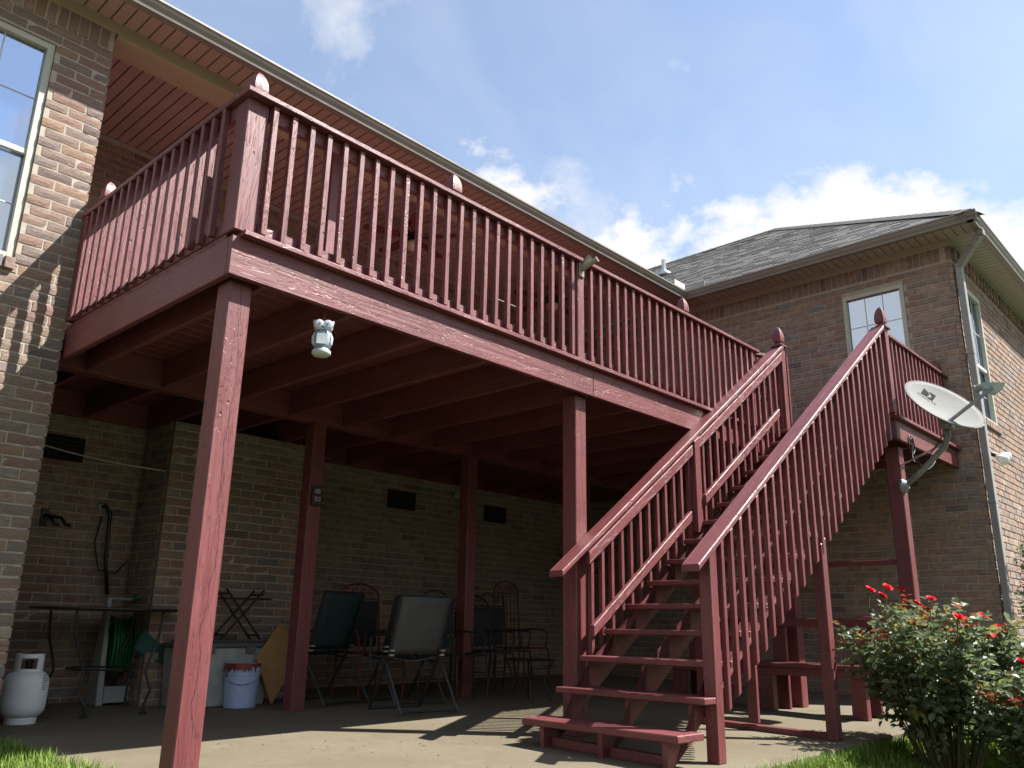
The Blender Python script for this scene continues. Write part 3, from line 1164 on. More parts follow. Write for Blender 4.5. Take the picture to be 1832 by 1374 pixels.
# corner post and line posts
bm = nb()
box(bm, (-.002, -.004, FL + .002), (.138, .136, ZR - .003), .006)
part('rail_post', bm, WZC, r1)
bm = nb()
box(bm, (3.073, -.030, FL + .002), (3.162, .059, ZR - .003), .006)
part('rail_post', bm, WZC, r2)
finial(r1, .083, .066, ZR + .036)
finial(r1, 1.684, .035, ZR + .0365, 1.0)
finial(r2, 4.854, .035, ZR + .0365, 1.0)
# short return from the end of the front railing to the stair newel
bm = nb()
add_pts_box(bm, [(6.304, .0, ZR + .0), (6.575, -.11, ZR + .0), (6.60, -.03, ZR + .0), (6.304, .075, ZR + .0), (6.304, .0, ZR + .034), (6.575, -.11, ZR + .034), (6.60, -.03, ZR + .034), (6.304, .075, ZR + .034)], .004)
part('return_rail', bm, WX, r2)
# left side railing, towards the brick wall
bm = nb()
box(bm, (0.0, .139, ZR - .092), (.038, YW - .005, ZR - .002), b_)
r3 = part('railing', bm, WY, DECK)
bm = nb()
box(bm, (0.0, .139, FL + .004), (.038, YW - .005, FL + .080), b_)
part('bottom_rail', bm, WY, r3)
bm = nb()
box(bm, (-.042, .081, ZR + .001), (.098, YW - .004, ZR + .037), .006)
part('rail_cap', bm, WY, r3)
pr = None
for i in range(16):
    yy = .205 + i * .131
    if pr is None:
        bm = nb()
        box(bm, (-.0385, yy, FL + .012), (-.001, yy + .036, ZR - .003), .003)
        pr = part('baluster', bm, WZ, r3)
    else:
        clone(pr, r3, (0, i * .131 + random.uniform(-.004, .004), random.uniform(-.008, .003)))
bm = nb()
box(bm, (.04, 2.22, FL + .002), (.129, 2.309, ZR + .12), .005)
part('rail_post', bm, WZ, r3)
finial(r3, .085, 2.265, ZR + .121)
bm = nb()
box(bm, (-.035, YW - .10, FL + .002), (.052, YW - .012, ZR - .003), .005)
part('rail_post', bm, WZ, r3)
# porch column up to the header
bm = nb()
box(bm, (2.19, 2.42, FL + .002), (2.33, 2.56, 5.393), .006)
part('column', bm, WZ, DECK)

# landing at the head of the stair
LX, LY = 6.50, -1.33
bm = nb()
box(bm, (LX + .12, LY, HB + .03), (XC - .003, LY + .04, FL - .034), b_)
part('rim_beam', bm, WX, DECK)
bm = nb()
box(bm, (LX + .08, LY, HB + .03), (LX + .118, -.003, FL - .034), b_)
part('rim_beam', bm, WY, DECK)
bm = nb()
box(bm, (LX + .02, LY - .012, HB + .24), (LX + .078, LY + .10, FL - .034), b_)
part('block', bm, WY, DECK)
for i in range(4):
    xx = LX + .62 + i * .5
    if xx < XC - .05:
        bm = nb()
        box(bm, (xx, LY + .043, HB + .032), (xx + .04, -.003, FL - .035), b_)
        part('joist', bm, WY, DECK)
y = LY - .05
while y < -.10:
    bm = nb()
    box(bm, (LX + (.0 if y > LY else .06), y, FL - .033), (XC - .003, min(y + .138, -.055), FL + .002), b_)
    part('floor_board', bm, WX, DECK)
    y += .144
r4 = railing_x(LX + .095, XC - .09, LY + .05, DECK, 16, LX + .13, .126, cap_x0=LX + .02, cap_x1=XC - .01)
bm = nb()
box(bm, (XC - .092, LY + .045, FL + .002), (XC - .004, LY + .133, ZR - .003), .005)
part('rail_post', bm, WZ, r4)
finial(r4, XC - .055, LY + .10, ZR + .037)

# ------------------------------------------------------------------ stair (built along its own run, turned 2.5 degrees)
TH = -0.0436
SO = (2.966, -1.205, 0.0)
ST = thing('wooden_staircase', 'open riser red wooden staircase with sloping handrails up to the deck', 'staircase', SO, TH, local=True)
VI = 1.2257
m = SLOPE


def gs(u, v):
    c, s = math.cos(TH), math.sin(TH)
    return G(SO[0] + u * c - v * s, SO[1] + u * s + v * c)


noses = [(-.445, .147), (-.14, .342)] + [(.05 + .2835 * k, .556 + .193 * k) for k in range(12)]


def tread(u0, u1, v0, v1, z, th=.040):
    bm = nb()
    box(bm, (u0, v0, z - th), (u1, v1, z), .005)
    return part('tread', bm, WY, ST)


tread(-.445, -.160, -.005, 1.285, .147, .044)
tread(-.140, -.004, -.003, 1.245, .342)
tread(.000, .145, .094, 1.245, .342)
for u, z in noses[2:]:
    tread(u, u + .285, .045, VI - .045, z)
# saw-tooth stringers
for v in (.10, .60, VI - .115):
    poly = [(-.40, gs(-.4, v) + .0)]
    poly.append((-.405, noses[0][1] - .045))
    for i, (u, z) in enumerate(noses):
        un = noses[i + 1][0] if i + 1 < len(noses) else 3.45
        if i > 0:
            poly.append((u + .035, z - .0415))
        poly.append((un + .035, z - (.0455 if i == 0 else .0415)))
    poly.append((3.485, 2.80))
    poly.append((3.485, 2.72))
    poly.append((3.44, .533 + m * 3.44 - .33))
    ub = (gs(0, v) - .533 + .33) / m
    poly.append((ub, gs(ub, v)))
    bm = nb()
    prism(bm, [(u, v, z) for u, z in poly], (0, .038, 0))
    bmesh.ops.triangulate(bm, faces=bm.faces[:])
    part('stringer', bm, WS, ST)
# cleat on the ground between the stringers
bm = nb()
add_pts_box(bm, [(-.33, .14, gs(-.33, .14)), (-.29, .14, gs(-.29, .14)), (-.29, VI - .12, gs(-.29, VI)), (-.33, VI - .12, gs(-.33, VI)),
                 (-.33, .14, gs(-.33, .14) + .062), (-.29, .14, gs(-.29, .14) + .062), (-.29, VI - .12, gs(-.29, VI) + .062), (-.33, VI - .12, gs(-.33, VI) + .062)], .003)
part('cleat', bm, WY, ST)
ZC = 1.2287


def cap_z(u):
    return ZC + m * u


def newel(u0, v0, z0, z1, w_=.089, fin=True, label=None):
    bm = nb()
    f0 = (lambda u: gs(u, v0)) if z0 is None else (lambda u: z0)
    sbox(bm, u0, u0 + w_, v0, v0 + w_, f0, (lambda u: cap_z(u) - .002) if z1 is None else (lambda u: z1), .005)
    nw = part('newel_post', bm, WZC if z0 is None else WZ, ST)
    if fin:
        bm = nb()
        c = u0 + w_ / 2
        box(bm, (c - .068, v0 + w_ / 2 - .068, z1), (c + .068, v0 + w_ / 2 + .068, z1 + .024), .004)
        box(bm, (c - .045, v0 + w_ / 2 - .045, z1 + .0245), (c + .045, v0 + w_ / 2 + .045, z1 + .045), .004)
        cp = part('finial_base', bm, WX, nw)
        bm = nb()
        r = .066
        prof = [(r * .62, .0455), (r * .60, .062), (r * .92, .070), (r, .092), (r * 1.02, .12), (r * .93, .155), (r * .76, .19), (r * .5, .222), (r * .2, .243), (r * .03, .252)]
        lathe(bm, prof, 4, (c, v0 + w_ / 2, z1), square=True)
        part('finial', bm, WZ, nw)
    return nw


newel(0, 0, None, None, fin=False)
newel(3.475, -.012, 2.876, 3.765)
newel(3.565, VI - .05, 2.876, 3.86)
bm = nb()     # thin trim on the inner top newel
box(bm, (3.657, VI - .06, 2.90), (3.69, VI + .02, 3.76), .003)
part('trim', bm, WZ, ST)
# handrails: 2x6 cap, rail under it, balusters
for side in (0, 1):
    v0, v1 = (-.022, .118) if side == 0 else (VI - .070, VI + .070)
    ue = 3.47 if side == 0 else 3.60
    bm = nb()
    sbox(bm, -.162, ue, v0, v1, cap_z, lambda u: cap_z(u) + .047, .006)
    hr = part('handrail', bm, WS, ST)
    if side == 0:
        segs = ((.092, 3.472),)
    else:
        segs = ((.16, 1.66), (1.775, 3.56))
    for a, b in segs:
        bm = nb()
        vv = .030 if side == 0 else VI - .062
        sbox(bm, a, b, vv, vv + .038, lambda u: cap_z(u) - (.105 if side == 0 else .125), lambda u: cap_z(u) - (.004 if side == 0 else .028), b_)
        part('lower_rail', bm, WS, hr)
    n = 26 if side == 0 else 27
    u = .135 if side == 0 else .225
    pitch = .1275
    pr = None
    vb = -.010 if side == 0 else VI - .022
    for i in range(n):
        uu = u + i * pitch
        if side == 1 and 1.64 < uu < 1.78:
            continue
        bm = None
        if pr is None:
            lowz = lambda q: .150 + m * q + (.0 if side == 0 else .16)
            bm = nb()
            sbox(bm, uu, uu + .036, vb, vb + .037, lowz, lambda q: cap_z(q) - .003, .003)
            pr = part('baluster', bm, WZ, hr)
            u_first = uu
        else:
            clone(pr, hr, (uu - u_first + random.uniform(-.004, .004), 0, m * (uu - u_first) + random.uniform(-.012, .004)))
# middle post of the inner rail
bm = nb()
sbox(bm, 1.672, 1.765, VI - .075, VI + .014, lambda u: 1.60, lambda u: cap_z(u) - .003, .005)
part('newel_post', bm, WZ, ST)
# inner grab rail in two lengths
for a, b in ((.150, 1.535), (1.772, 3.316)):
    bm = nb()
    sbox(bm, a, b, VI - .108, VI - .066, lambda u: .575 + m * u, lambda u: .662 + m * u, .005)
    part('grab_rail', bm, WS, ST)
# lower rail blocks on the outer balusters and the props below
bm = nb()
sbox(bm, .10, 3.45, .0285, .066, lambda u: .66 + m * u, lambda u: .70 + m * u, b_)
part('kick_rail', bm, WS, ST)
bm = nb()
sbox(bm, 1.640, 1.729, -.004, .085, lambda u: gs(u, 0), lambda u: .235 + m * u, .005)
part('support_post', bm, WZ, ST)
for v in (.66, 1.14):
    bm = nb()
    sbox(bm, 1.655, 1.693, v, v + .089, lambda u: gs(u, v) + .06, lambda u: .16 + m * u, .004)
    part('support_post', bm, WZ, ST)
bm = nb()
add_pts_box(bm, [(1.640, .089, gs(1.64, .089)), (1.729, .089, gs(1.73, .089)), (1.729, VI, gs(1.73, VI)), (1.640, VI, gs(1.64, VI)),
                 (1.640, .089, gs(1.64, .089) + .045), (1.729, .089, gs(1.73, .089) + .045), (1.729, VI, gs(1.73, VI) + .045), (1.640, VI, gs(1.64, VI) + .045)], .004)
part('sleeper', bm, WY, ST)

# ------------------------------------------------------------------ bench under the landing
BN = thing('wooden_bench', 'red wooden bench with open back rails under the landing', 'bench', (6.2, -.3, G(6.2, -.3)))
gz = G(6.2, -.3)
for i, x in enumerate((6.06, 6.21, 6.36)):
    bm = nb()
    box(bm, (x, -1.1, .42), (x + .14, 1.15, .458), b_)
    part('seat_plank', bm, WY, BN)
for y in (-.95, -.05, .95):
    bm = nb()
    box(bm, (6.10, y, G(6.1, y)), (6.19, y + .14, .418), b_)
    part('leg', bm, WZ, BN)
    bm = nb()
    box(bm, (6.45, y, G(6.45, y)), (6.498, y + .14, .905), b_)
    part('back_post', bm, WZ, BN)
    bm = nb()
    box(bm, (6.20, y + .04, .33), (6.448, y + .08, .418), b_)
    part('brace', bm, WX, BN)
for z in (.80,):
    bm = nb()
    box(bm, (6.40, -1.1, z), (6.447, 1.15, z + .085), b_)
    part('back_rail', bm, WY, BN)
bm = nb()
box(bm, (6.86, -1.105, 1.42), (6.90, 1.6, 1.47), b_)
part('back_rail', bm, WY, BN)
bm = nb()
box(bm, (6.08, -1.0, .345), (6.10, 1.1, .418), b_)
part('apron', bm, WY, BN)


# ------------------------------------------------------------------ things on and around the deck
def dish():
    n = Vector((-.363, -.667, .653)).normalized()
    mj = Vector((.3396, -.7464, -.5724))
    mj = (mj - n * mj.dot(n)).normalized()
    mnr = n.cross(mj)
    if mnr.z < 0:
        mnr = -mnr
    c = Vector((6.70, -1.77, 2.945))
    T = thing('satellite_dish', 'white oval satellite dish on a bent grey arm at the landing post', 'satellite dish', (6.76, -1.26, 2.2))
    a, b = .395, .40

    def surf(r, th, off=0.0):
        return c + mj * (a * r * math.cos(th)) + mnr * (b * r * math.sin(th)) + n * (.060 * (r * r - 1) + off)
    bm = nb()
    nr, nt = 8, 40
    for off in (0.0, -.010):
        ctr = bm.verts.new(surf(0, 0, off))
        prev = None
        for i in range(1, nr + 1):
            ring = [bm.verts.new(surf(i / nr, 2 * math.pi * k / nt, off)) for k in range(nt)]
            for k in range(nt):
                k2 = (k + 1) % nt
                if prev is None:
                    f = (ctr, ring[k], ring[k2])
                else:
                    f = (prev[k], ring[k], ring[k2], prev[k2])
                bm.faces.new(f if off == 0 else f[::-1])
            prev = ring
        if off == 0:
            rim0 = prev
        else:
            for k in range(nt):
                bm.faces.new((rim0[k], prev[k], prev[(k + 1) % nt], rim0[(k + 1) % nt]))
    D = part('reflector', bm, DISH, T, smooth=True)
    bm = nb()
    tube(bm, [surf(1.0, 2 * math.pi * k / 40, -.005) for k in range(41)], .008, 6)
    part('rim', bm, DISH, D, smooth=True)

    # marks printed on the face: a square badge with a pale swoosh, and a word under it
    ex, ey = mj, mnr

    def on(x, y, off=.004):
        p = ex * x + ey * y
        rx, ry_ = p.dot(mj) / a, p.dot(mnr) / b
        return surf(math.hypot(rx, ry_), math.atan2(ry_, rx), off)
    bm = nb()
    cx, cy, h = -.17, .12, .066
    left = [on(cx - h + .0, cy + h), on(cx - h, cy - h)]
    left += [on(cx - h + .075 * math.sin(t), cy - h + .124 * (1 - math.cos(t)) / 2) for t in [math.pi * q / 10 for q in range(1, 10)]]
    bm.faces.new([bm.verts.new(p) for p in left])
    right = [on(cx + h, cy + h), on(cx + h, cy - h), on(cx - .03, cy - h)]
    right += [on(cx - h + .028 + .075 * math.sin(t), cy - h + .124 * (1 - math.cos(t)) / 2) for t in [math.pi * q / 10 for q in range(2, 10)]]
    right += [on(cx + .01, cy + h)]
    bm.faces.new([bm.verts.new(p) for p in right])
    bmesh.ops.triangulate(bm, faces=bm.faces[:])
    part('badge', bm, LOGO, D)
    cu = bpy.data.curves.new('lettering', 'FONT')
    cu.body = 'DIRECTV'
    cu.size = .052
    cu.align_x = 'CENTER'
    tmp = bpy.data.objects.new('lettering', cu)
    C.objects.link(tmp)
    bpy.context.view_layer.update()
    me = bpy.data.meshes.new_from_object(tmp.evaluated_get(bpy.context.evaluated_depsgraph_get()))
    bpy.data.objects.remove(tmp)
    for v in me.vertices:
        v.co = on(cx + .01 + v.co.x, cy - h - .058 + v.co.y)
    finish_mesh('lettering', me, LOGO, D)
    # mast, brace, bracket
    foot = Vector((6.83, -1.285, 2.20))
    bm = nb()
    tube(bm, [foot, foot + Vector((.02, -.12, .10)), Vector((6.80, -1.62, 2.47)), Vector((6.795, -1.70, 2.54)), Vector((6.79, -1.735, 2.64)), Vector((6.785, -1.745, 2.74))], .028, 12)
    part('mast', bm, STEEL, T, smooth=True)
    bm = nb()
    lathe(bm, [(.075, -.02), (.075, .0), (.05, .035), (.0301, .05)], 16, (0, 0, 0))
    for v in bm.verts:
        v.co = Vector((v.co.x, -v.co.z, v.co.y)) + Vector((6.835, -1.255, 2.19))
    part('mount_plate', bm, STEEL, T)
    bm = nb()
    tube(bm, [(6.87, -1.256, 2.42), (6.80, -1.70, 2.57)], .010, 8)
    part('brace_rod', bm, ALU, T)
    bm = nb()
    box(bm, (6.715, -1.80, 2.70), (6.85, -1.69, 2.84), .012)
    part('clamp', bm, DISHB, T)
    # feed arm and receiver head
    low = surf(1.0, 0.35, -.03)
    low = c - mnr * .40 + mj * .12 - n * .03
    tip = c + n * .36 - mnr * .10 + mj * .22
    tip = Vector((6.72, -2.20, 3.03))
    bm = nb()
    P0 = c - mnr * .36 + mj * .10 - n * .06
    tube(bm, [P0, P0 + (tip - P0) * .5, tip], .018, 8)
    part('feed_arm', bm, STEEL, T)
    hd = (tip - P0).normalized()
    bm = nb()
    lathe(bm, [(.025, 0), (.035, .03), (.035, .09), (.042, .10), (.042, .115)], 14)
    q = (c - tip).normalized().to_track_quat('Z', 'Y').to_matrix().to_4x4()
    bm.transform(Matrix.Translation(tip - mj * .05) @ q)
    part('feed_horn', bm, DISH, T, smooth=False)
    bm = nb()
    sd = mj
    t1 = tip - mj * .0
    prism(bm, [t1 - rt * .10 + up * .055, t1 + rt * .13 + up * .055, t1 + rt * .10 - up * .01, t1 + rt * .055 - up * .045, t1 - rt * .02 - up * .02, t1 - rt * .07 + up * .0], n * -.06 + Vector((0, 0, .02)))
    part('receiver', bm, plain('receiver_grey', (0.36, 0.40, 0.41), 0.45), T)
    bm = nb()
    pts = [Vector((6.79, -1.70, 2.66)), Vector((6.80, -1.55, 2.48)), Vector((6.86, -1.40, 2.42)), Vector((6.93, -1.345, 2.50)), Vector((7.0, -1.34, 2.66)), Vector((6.92, -1.34, 2.72)), Vector((6.87, -1.34, 2.62)),
           Vector((6.95, -1.34, 2.53)), Vector((7.05, -1.34, 2.60)), Vector((7.0, -1.34, 2.71)), Vector((6.93, -1.34, 2.65)), Vector((7.05, -1.34, 2.50)), Vector((7.3, -1.35, 2.42)), Vector((7.6, -1.345, 2.52)), Vector((7.75, -1.34, 2.62))]
    fine = []
    for i in range(len(pts) - 1):
        p0, p1, p2, p3 = pts[max(i - 1, 0)], pts[i], pts[i + 1], pts[min(i + 2, len(pts) - 1)]
        for k in range(4):
            t = k / 4
            fine.append(.5 * ((2 * p1) + (p2 - p0) * t + (2 * p0 - 5 * p1 + 4 * p2 - p3) * t * t + (3 * p1 - p0 - 3 * p2 + p3) * t ** 3))
    tube(bm, fine, .006, 6)
    part('cable', bm, CABLE, T, smooth=True)


dish()


def owl():
    c = Vector((.692, .075, 2.310))
    T = thing('owl_ornament', 'white and blue ceramic owl hanging on a chain under the deck edge', 'ornament', (.692, .075, 2.31))
    fd = (CAM - c)
    fd.z = 0
    fd.normalize()
    sx = Vector((0, 0, 1)).cross(fd)
    def at(x, f, z):
        return c + sx * x + fd * f + Vector((0, 0, z))
    bm = nb()
    lathe(bm, [(.046, 0.0), (.058, .012), (.056, .03), (.044, .042)], 18, c, 1, 1)
    part('base', bm, OWLW, T, smooth=True)
    bm = nb()
    lathe(bm, [(.044, .043), (.056, .06), (.060, .09), (.057, .12), (.050, .145), (.044, .155)], 18, c, 1, .9)
    body = part('body', bm, OWLM, T, smooth=True)
    bm = nb()
    lathe(bm, [(.043, .1555), (.056, .165), (.062, .185), (.056, .205), (.035, .213), (.01, .216)], 18, c, 1, .85)
    part('head', bm, OWLW, T, smooth=True)
    for s in (-1, 1):
        bm = nb()
        lathe(bm, [(.033, 0), (.031, .008), (.016, .013)], 14)
        bm.transform(Matrix.Translation(at(s * .027, .044, .186)) @ fd.to_track_quat('Z', 'Y').to_matrix().to_4x4())
        part('eye_disc', bm, OWLW if s > 0 else OWLW, T, smooth=False)
        bm = nb()
        lathe(bm, [(.007, 0), (.006, .004)], 10)
        bm.transform(Matrix.Translation(at(s * .024, .057, .186)) @ fd.to_track_quat('Z', 'Y').to_matrix().to_4x4())
        part('pupil', bm, OWLB, T)
        bm = nb()
        tube(bm, [at(s * .045, .01, .200), at(s * .056, .01, .215), at(s * .060, .008, .226)], [.016, .010, .002], 8)
        part('ear', bm, OWLW, T, smooth=True)
        bm = nb()
        tube(bm, [at(s * .044, .020, .145), at(s * .052, .018, .11), at(s * .050, .02, .07), at(s * .042, .024, .05)], [.005, .013, .012, .004], 8)
        part('wing', bm, OWLW, T, smooth=True)
    bm = nb()
    tube(bm, [at(0, .056, .178), at(0, .066, .168), at(0, .060, .158)], [.008, .006, .001], 8)
    part('beak', bm, OWLB, T)
    bm = nb()
    P = [at(-.034, .052, .06), at(.030, .053, .06), at(.030, .053, .125), at(-.034, .052, .125)]
    prism(bm, P, fd * .008)
    part('belly_panel', bm, plain('pale_panel', (0.5, 0.55, 0.58), 0.3), T)
    z = .212
    k = 0
    while z < HB - c.z - .01:
        bm = nb()
        ax = (1, 0, 0) if k % 2 else (0, 1, 0)
        pts = [c + Vector(ax) * (.006 * math.cos(t)) + Vector((0, 0, z + .011 + .012 * math.sin(t))) for t in [2 * math.pi * q / 10 for q in range(11)]]
        tube(bm, pts, .002, 5)
        part('chain_link', bm, CHAIN, T)
        z += .019
        k += 1


owl()


def flag_holder():
    T = thing('flag_bracket', 'small khaki metal flagpole bracket on the middle railing post', 'bracket', (3.12, -.03, 3.70))
    bm = nb()
    box(bm, (3.085, -.044, 3.60), (3.150, -.031, 3.745), .004)
    part('plate', bm, KHAKI, T)
    for d, nm in ((Vector((.22, -1.0, .42)), 'socket'), (Vector((.35, -.45, .95)), 'socket')):
        d.normalize()
        p = Vector((3.118, -.044, 3.675))
        bm = nb()
        L = .155 if d.z < .6 else .13
        tube(bm, [p, p + d * L * .9, p + d * L, p + d * L, p + d * (L - .06)], [.024, .023, .025, .017, .016], 14, cap=True)
        part(nm, bm, KHAKI, T, smooth=False)
    for z in (3.612, 3.732):
        bm = nb()
        lathe(bm, [(.006, 0), (.004, .004)], 8)
        bm.transform(Matrix.Translation((3.118, -.044, z)) @ Matrix.Rotation(R(90), 4, 'X'))
        part('screw', bm, ALU, T)


flag_holder()


def ceiling_fan(x, y, label, group):
    T = thing('ceiling_fan', label, 'ceiling fan', (x, y, 5.6), group=group)
    bm = nb()
    lathe(bm, [(.065, 5.535), (.07, 5.6)], 16, (x, y, 0))
    part('canopy', bm, BLACK, T)
    bm = nb()
    lathe(bm, [(.013, 5.46), (.013, 5.535)], 8, (x, y, 0))
    part('rod', bm, BLACK, T)
    bm = nb()
    lathe(bm, [(.06, 5.33), (.10, 5.345), (.105, 5.42), (.07, 5.455), (.02, 5.46)], 20, (x, y, 0))
    part('motor', bm, BLACK, T, smooth=False)
    for k in range(5):
        a = 2 * math.pi * k / 5 + .3
        d = Vector((math.cos(a), math.sin(a), 0))
        s = Vector((-d.y, d.x, 0))
        c = Vector((x, y, 5.375))
        bm = nb()
        P = [c + d * .16 - s * .05 - Vector((0, 0, .008)), c + d * .60 - s * .075 - Vector((0, 0, .012)), c + d * .64 - s * .04, c + d * .64 + s * .04, c + d * .60 + s * .075 + Vector((0, 0, .012)), c + d * .16 + s * .05 + Vector((0, 0, .008))]
        prism(bm, P, (0, 0, .008))
        bl = part('blade', bm, FAN, T)
        bm = nb()
        box(bm, (-.0, -.015, 0), (.10, .015, .006))
        bm.transform(Matrix.Translation(c + d * .09 + Vector((0, 0, -.010))) @ Matrix.Rotation(a, 4, 'Z'))
        part('blade_iron', bm, BLACK, bl)
    bm = nb()
    lathe(bm, [(.02, 5.20), (.06, 5.22), (.085, 5.27), (.08, 5.31), (.055, 5.328)], 20, (x, y, 0))
    part('globe', bm, GLOBE, T, smooth=True)


ceiling_fan(4.02, 3.30, 'left ceiling fan with cream globe behind the balusters, near the porch column', 'ceiling fans on the porch')
ceiling_fan(6.70, 3.30, 'right ceiling fan deep in the porch, close to the wing wall', 'ceiling fans on the porch')


def floodlight():
    T = thing('floodlight', 'twin lamp outdoor floodlight on the sunny brick wall beside the downspout', 'light', (9.05, YC - .03, 2.82))
    bm = nb()
    lathe(bm, [(.055, 0), (.055, .025), (.03, .035)], 16)
    bm.transform(Matrix.Translation((9.02, YC - .004, 2.84)) @ Matrix.Rotation(R(90), 4, 'X'))
    part('base', bm, BLACK, T)
    for dx, dz, dv in ((-.01, -.06, Vector((-.25, -.75, -.55))), (.07, .02, Vector((.5, -.75, -.25)))):
        dv.normalize()
        p = Vector((9.02, YC - .035, 2.84))
        bm = nb()
        tube(bm, [p, p + dv * .10], .022, 10)
        arm = part('socket', bm, BLACK, T)
        bm = nb()
        lathe(bm, [(.022, .08), (.045, .13), (.062, .18), (.064, .20), (.05, .215), (.02, .222)], 16)
        bm.transform(Matrix.Translation(p) @ dv.to_track_quat('Z', 'Y').to_matrix().to_4x4())
        part('bulb', bm, LAMPGL, arm, smooth=True)


floodlight()


# ------------------------------------------------------------------ below the deck
def tank():
    x, y = .365, 3.10
    z = G(x, y)
    T = thing('propane_tank', 'white propane gas cylinder on the patio beside the left brick wall', 'gas cylinder', (x, y, z))
    bm = nb()
    lathe(bm, [(.10, 0.0), (.105, 0.0), (.108, .035), (.108, .045)], 28, (x, y, z))
    part('foot_ring', bm, WHITE, T)
    bm = nb()
    prof = [(.02, .03), (.085, .036), (.125, .058), (.148, .09), (.1545, .13), (.1545, .17), (.1545, .21), (.1545, .25), (.1545, .285), (.148, .32), (.125, .352), (.085, .374), (.03, .383), (.004, .384)]
    lathe(bm, prof, 36, (x, y, z))
    part('cylinder', bm, WHITE, T, smooth=True)
    # collar with hand holes: a rolled strip, open at the back
    bm = nb()
    n = 40
    r = .098
    a0 = math.atan2(CAM.y - y, CAM.x - x)
    cols = []
    for i in range(n + 1):
        a = a0 + R(-140) + R(280) * i / n
        ca, sa = math.cos(a), math.sin(a)
        row = []
        for zz in (.350, .385, .395, .450, .462, .492):
            row.append([bm.verts.new((x + rr * ca, y + rr * sa, z + zz)) for rr in (r, r - .006)])
        cols.append((R(-140) + R(280) * i / n, row))
    for (a, p), (b, q) in zip(cols, cols[1:]):
        mid = abs((a + b) / 2)
        for k in range(5):
            if 1 <= k <= 3 and (mid < R(38) or R(85) < mid < R(125)):
                if k == 2 or mid < R(34) or R(89) < mid < R(121):
                    continue
            bm.faces.new((p[k][0], q[k][0], q[k + 1][0], p[k + 1][0]))
            bm.faces.new((p[k][1], p[k + 1][1], q[k + 1][1], q[k][1]))
        bm.faces.new((p[5][0], q[5][0], q[5][1], p[5][1]))
    part('collar', bm, WHITE, T)
    bm = nb()
    lathe(bm, [(.022, .37), (.022, .42), (.03, .425), (.03, .445), (.012, .45)], 12, (x, y, z))
    part('valve', bm, BLACK, T)
    # printed warning label: small lines of print
    bm = nb()
    for k in range(9):
        zz = .24 + .0125 * k
        wdt = (5, 4, 6, 3, 6, 5, 6, 4, 5)[k]
        for j in range(wdt):
            a1 = a0 + R(44) + R(3.2) * j
            a2 = a1 + R(2.0)
            P = [(x + .1553 * math.cos(q), y + .1553 * math.sin(q), z + h) for q, h in ((a1, zz), (a2, zz), (a2, zz + .006), (a1, zz + .006))]
            bm.faces.new([bm.verts.new(p) for p in P])
    part('warning_print', bm, LOGO, T)


tank()


def bucket():
    x, y = 2.165, 3.12
    z = G(x, y)
    T = thing('paint_bucket', 'light blue plastic bucket with red paint drips on its rim', 'bucket', (x, y, z))
    H = .375
    bm = nb()
    prof = [(.01, 0), (.135, 0), (.139, .006), (.150, .27), (.153, .271), (.154, .28), (.158, .281), (.158, .288), (.153, .29), (.155, .315), (.160, .316), (.160, .323), (.156, .325), (.157, H), (.152, H), (.140, .02), (.01, .015)]
    lathe(bm, prof, 40, (x, y, z))
    part('pail', bm, BUCKET, T, smooth=False)
    # paint run over the rim: tongues of different length, following the wall
    bm = nb()
    a0 = math.atan2(CAM.y - y, CAM.x - x)
    rg = random.Random(4)
    n = 44
    for i in range(n):
        a1 = a0 + R(-95) + R(170) * i / n
        a2 = a1 + R(170) / n
        f = (i + .5) / n
        L = .012 + .034 * max(0, math.sin(f * math.pi)) ** .8 * (1.0 if f < .72 else .35) + rg.random() * .035
        if rg.random() < .12:
            L += .06
        ro = .1615
        P = [(x + ro * math.cos(a1), y + ro * math.sin(a1), z + H + .003), (x + ro * math.cos(a2), y + ro * math.sin(a2), z + H + .003),
             (x + (ro - L * .0) * math.cos(a2), y + ro * math.sin(a2), z + H - L * rg.uniform(.8, 1)), (x + ro * math.cos(a1), y + ro * math.sin(a1), z + H - L)]
        bm.faces.new([bm.verts.new(p) for p in P])
        Q = [P[0], P[1], (x + .150 * math.cos(a2), y + .150 * math.sin(a2), z + H + .003), (x + .150 * math.cos(a1), y + .150 * math.sin(a1), z + H + .003)]
        bm.faces.new([bm.verts.new(p) for p in Q])
    part('paint_drip', bm, PAINT, T)
    bm = nb()
    pts = [(x + .163 * math.cos(t), y + .163 * math.sin(t), z + .30 - .10 * math.sin(t - (a0 - R(90)))) for t in [a0 - R(90) + R(180) * k / 16 for k in range(17)]]
    tube(bm, [p for p in pts], .0025, 5)
    part('bail_handle', bm, ALU, T)


bucket()


